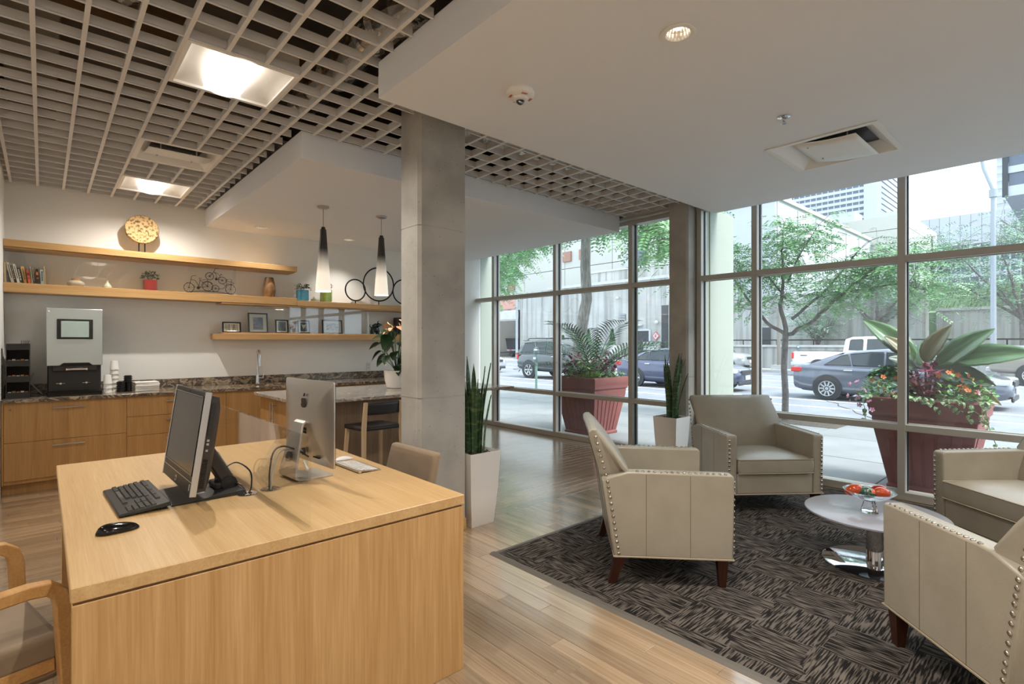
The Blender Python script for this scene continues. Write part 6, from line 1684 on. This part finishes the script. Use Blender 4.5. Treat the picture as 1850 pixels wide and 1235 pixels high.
def bigleaf(L_, w, bend, fold):
    def fn(u, v):
        q = (v-.5)*2; ww = w*(math.sin(PI*min(1, u**.8*.97+.03)))**.75*(1 if u < .98 else .2)
        return (L_*u, q*ww, -bend*L_*u*u+abs(q)*ww*fold+.004*math.sin(40*u)*abs(q))
    return MB().grid(fn, 14, 6)
# azimuth is measured in the world: 90 deg = +Y (left in the picture), -90 = right
for i, (az, el, L_, w, z, m_, off) in enumerate(((96, 50, .62, .13, .42, canna, (-.02,.10)), (-84, 68, .42, .11, .40, canna_r, (-.06,-.0)), (-86, 50, .56, .13, .34, canna, (-.05,-.10)), (-92, 16, .60, .13, .40, canna, (-.05,-.20)), (-100, -8, .48, .12, .32, leaf_dk, (-.14,-.06)), (140, 30, .3, .10, .32, leaf_dk, (-.1,.06)), (112, 52, .28, .08, .46, canna_r, (-.06,.14)), (100, 2, .40, .11, .26, leaf_dk, (-.1,.10)), (-95, -20, .44, .09, .22, canna_r, (-.12,-.16)), (30, 50, .4, .1, .35, canna, (.1,.0)), (-40, 55, .4, .1, .3, canna, (.08,-.1)))):
    base = V((off[0], off[1], z))
    o = obj('leaf', bigleaf(L_, w, .18, .35), m_, cn, 60); o.location = base; o.rotation_euler = (R(-50 if az > 0 else 50), -R(el), R(az)); s_ = o.modifiers.new('t', 'SOLIDIFY'); s_.thickness = .002
    obj('stalk', MB().tube([(off[0]*.3, off[1]*.3, .02), (off[0]*.8, off[1]*.8, z*.6), base], [.014,.011,.007], 8), stalk, cn)
for nm, lb, n, bx, sz, m_, sd in (('bedding_plants', 'leafy green bedding plants at the left of the canna planter', 520, (6.2,6.85,1.2,1.62,.84,1.2), .06, bright, 61), ('bedding_plants', 'leafy green bedding plants at the right of the canna planter', 520, (6.2,6.9,.62,1.0,.84,1.16), .06, bright, 62), ('coleus_plants', 'magenta coleus between the canna stalks', 200, (6.3,6.7,.95,1.25,.9,1.2), .09, coleus, 63)):
    t = thing(nm, lb, 'plants', (0,0,0)); mass(t, 'foliage', n, bx, sz, m_, sd)
    if sd == 61: flowers(t, 16, (6.12,6.4,1.45,1.72,.72,1.08), pinkf, 64); flowers(t, 6, (6.14,6.3,1.2,1.5,.95,1.1), orangef, 65)
    if sd == 62: flowers(t, 14, (6.12,6.35,.66,.98,.95,1.16), orangef, 66); flowers(t, 6, (6.12,6.35,.6,.72,.82,1.0), pinkf, 67)
ivy = mat('ivy_leaf', s3(190,206,166), .5, col2=s3(110,150,90), ns=50, lo=.45, hi=.55)
t = thing('trailing_ivy', 'variegated ivy trailing over the rim of the canna planter', 'plant', (0,0,0))
r = random.Random(71); l0 = None
for y0, y1, dz in ((1.30,.95,.10),(1.2,.72,.16),(.9,.62,.2),(.66,.58,.36),(1.5,1.56,.3)):
    pts = []
    for k in range(12):
        u = k/11; pts.append(V((6.19-.03*math.sin(PI*u)-.02*r.random(), y0+(y1-y0)*u+.02*r.uniform(-1,1), .90-dz*u*u+.03*math.sin(PI*u))))
    obj('vine', MB().tube(pts, .003, 5), leaf_g, t)
    for p in pts:
        for q in range(2):
            if l0 is None: o = l0 = obj('leaf', leafshape(.045, .017, .008, 4, .2), ivy, t, 60)
            else: o = piece(l0, parent=t)
            o.location = p; o.rotation_euler = (r.uniform(-.6,.6), r.uniform(0,1.3), r.uniform(2.2, 4.2)); s_ = r.uniform(.7,1.3); o.scale = (s_,)*3
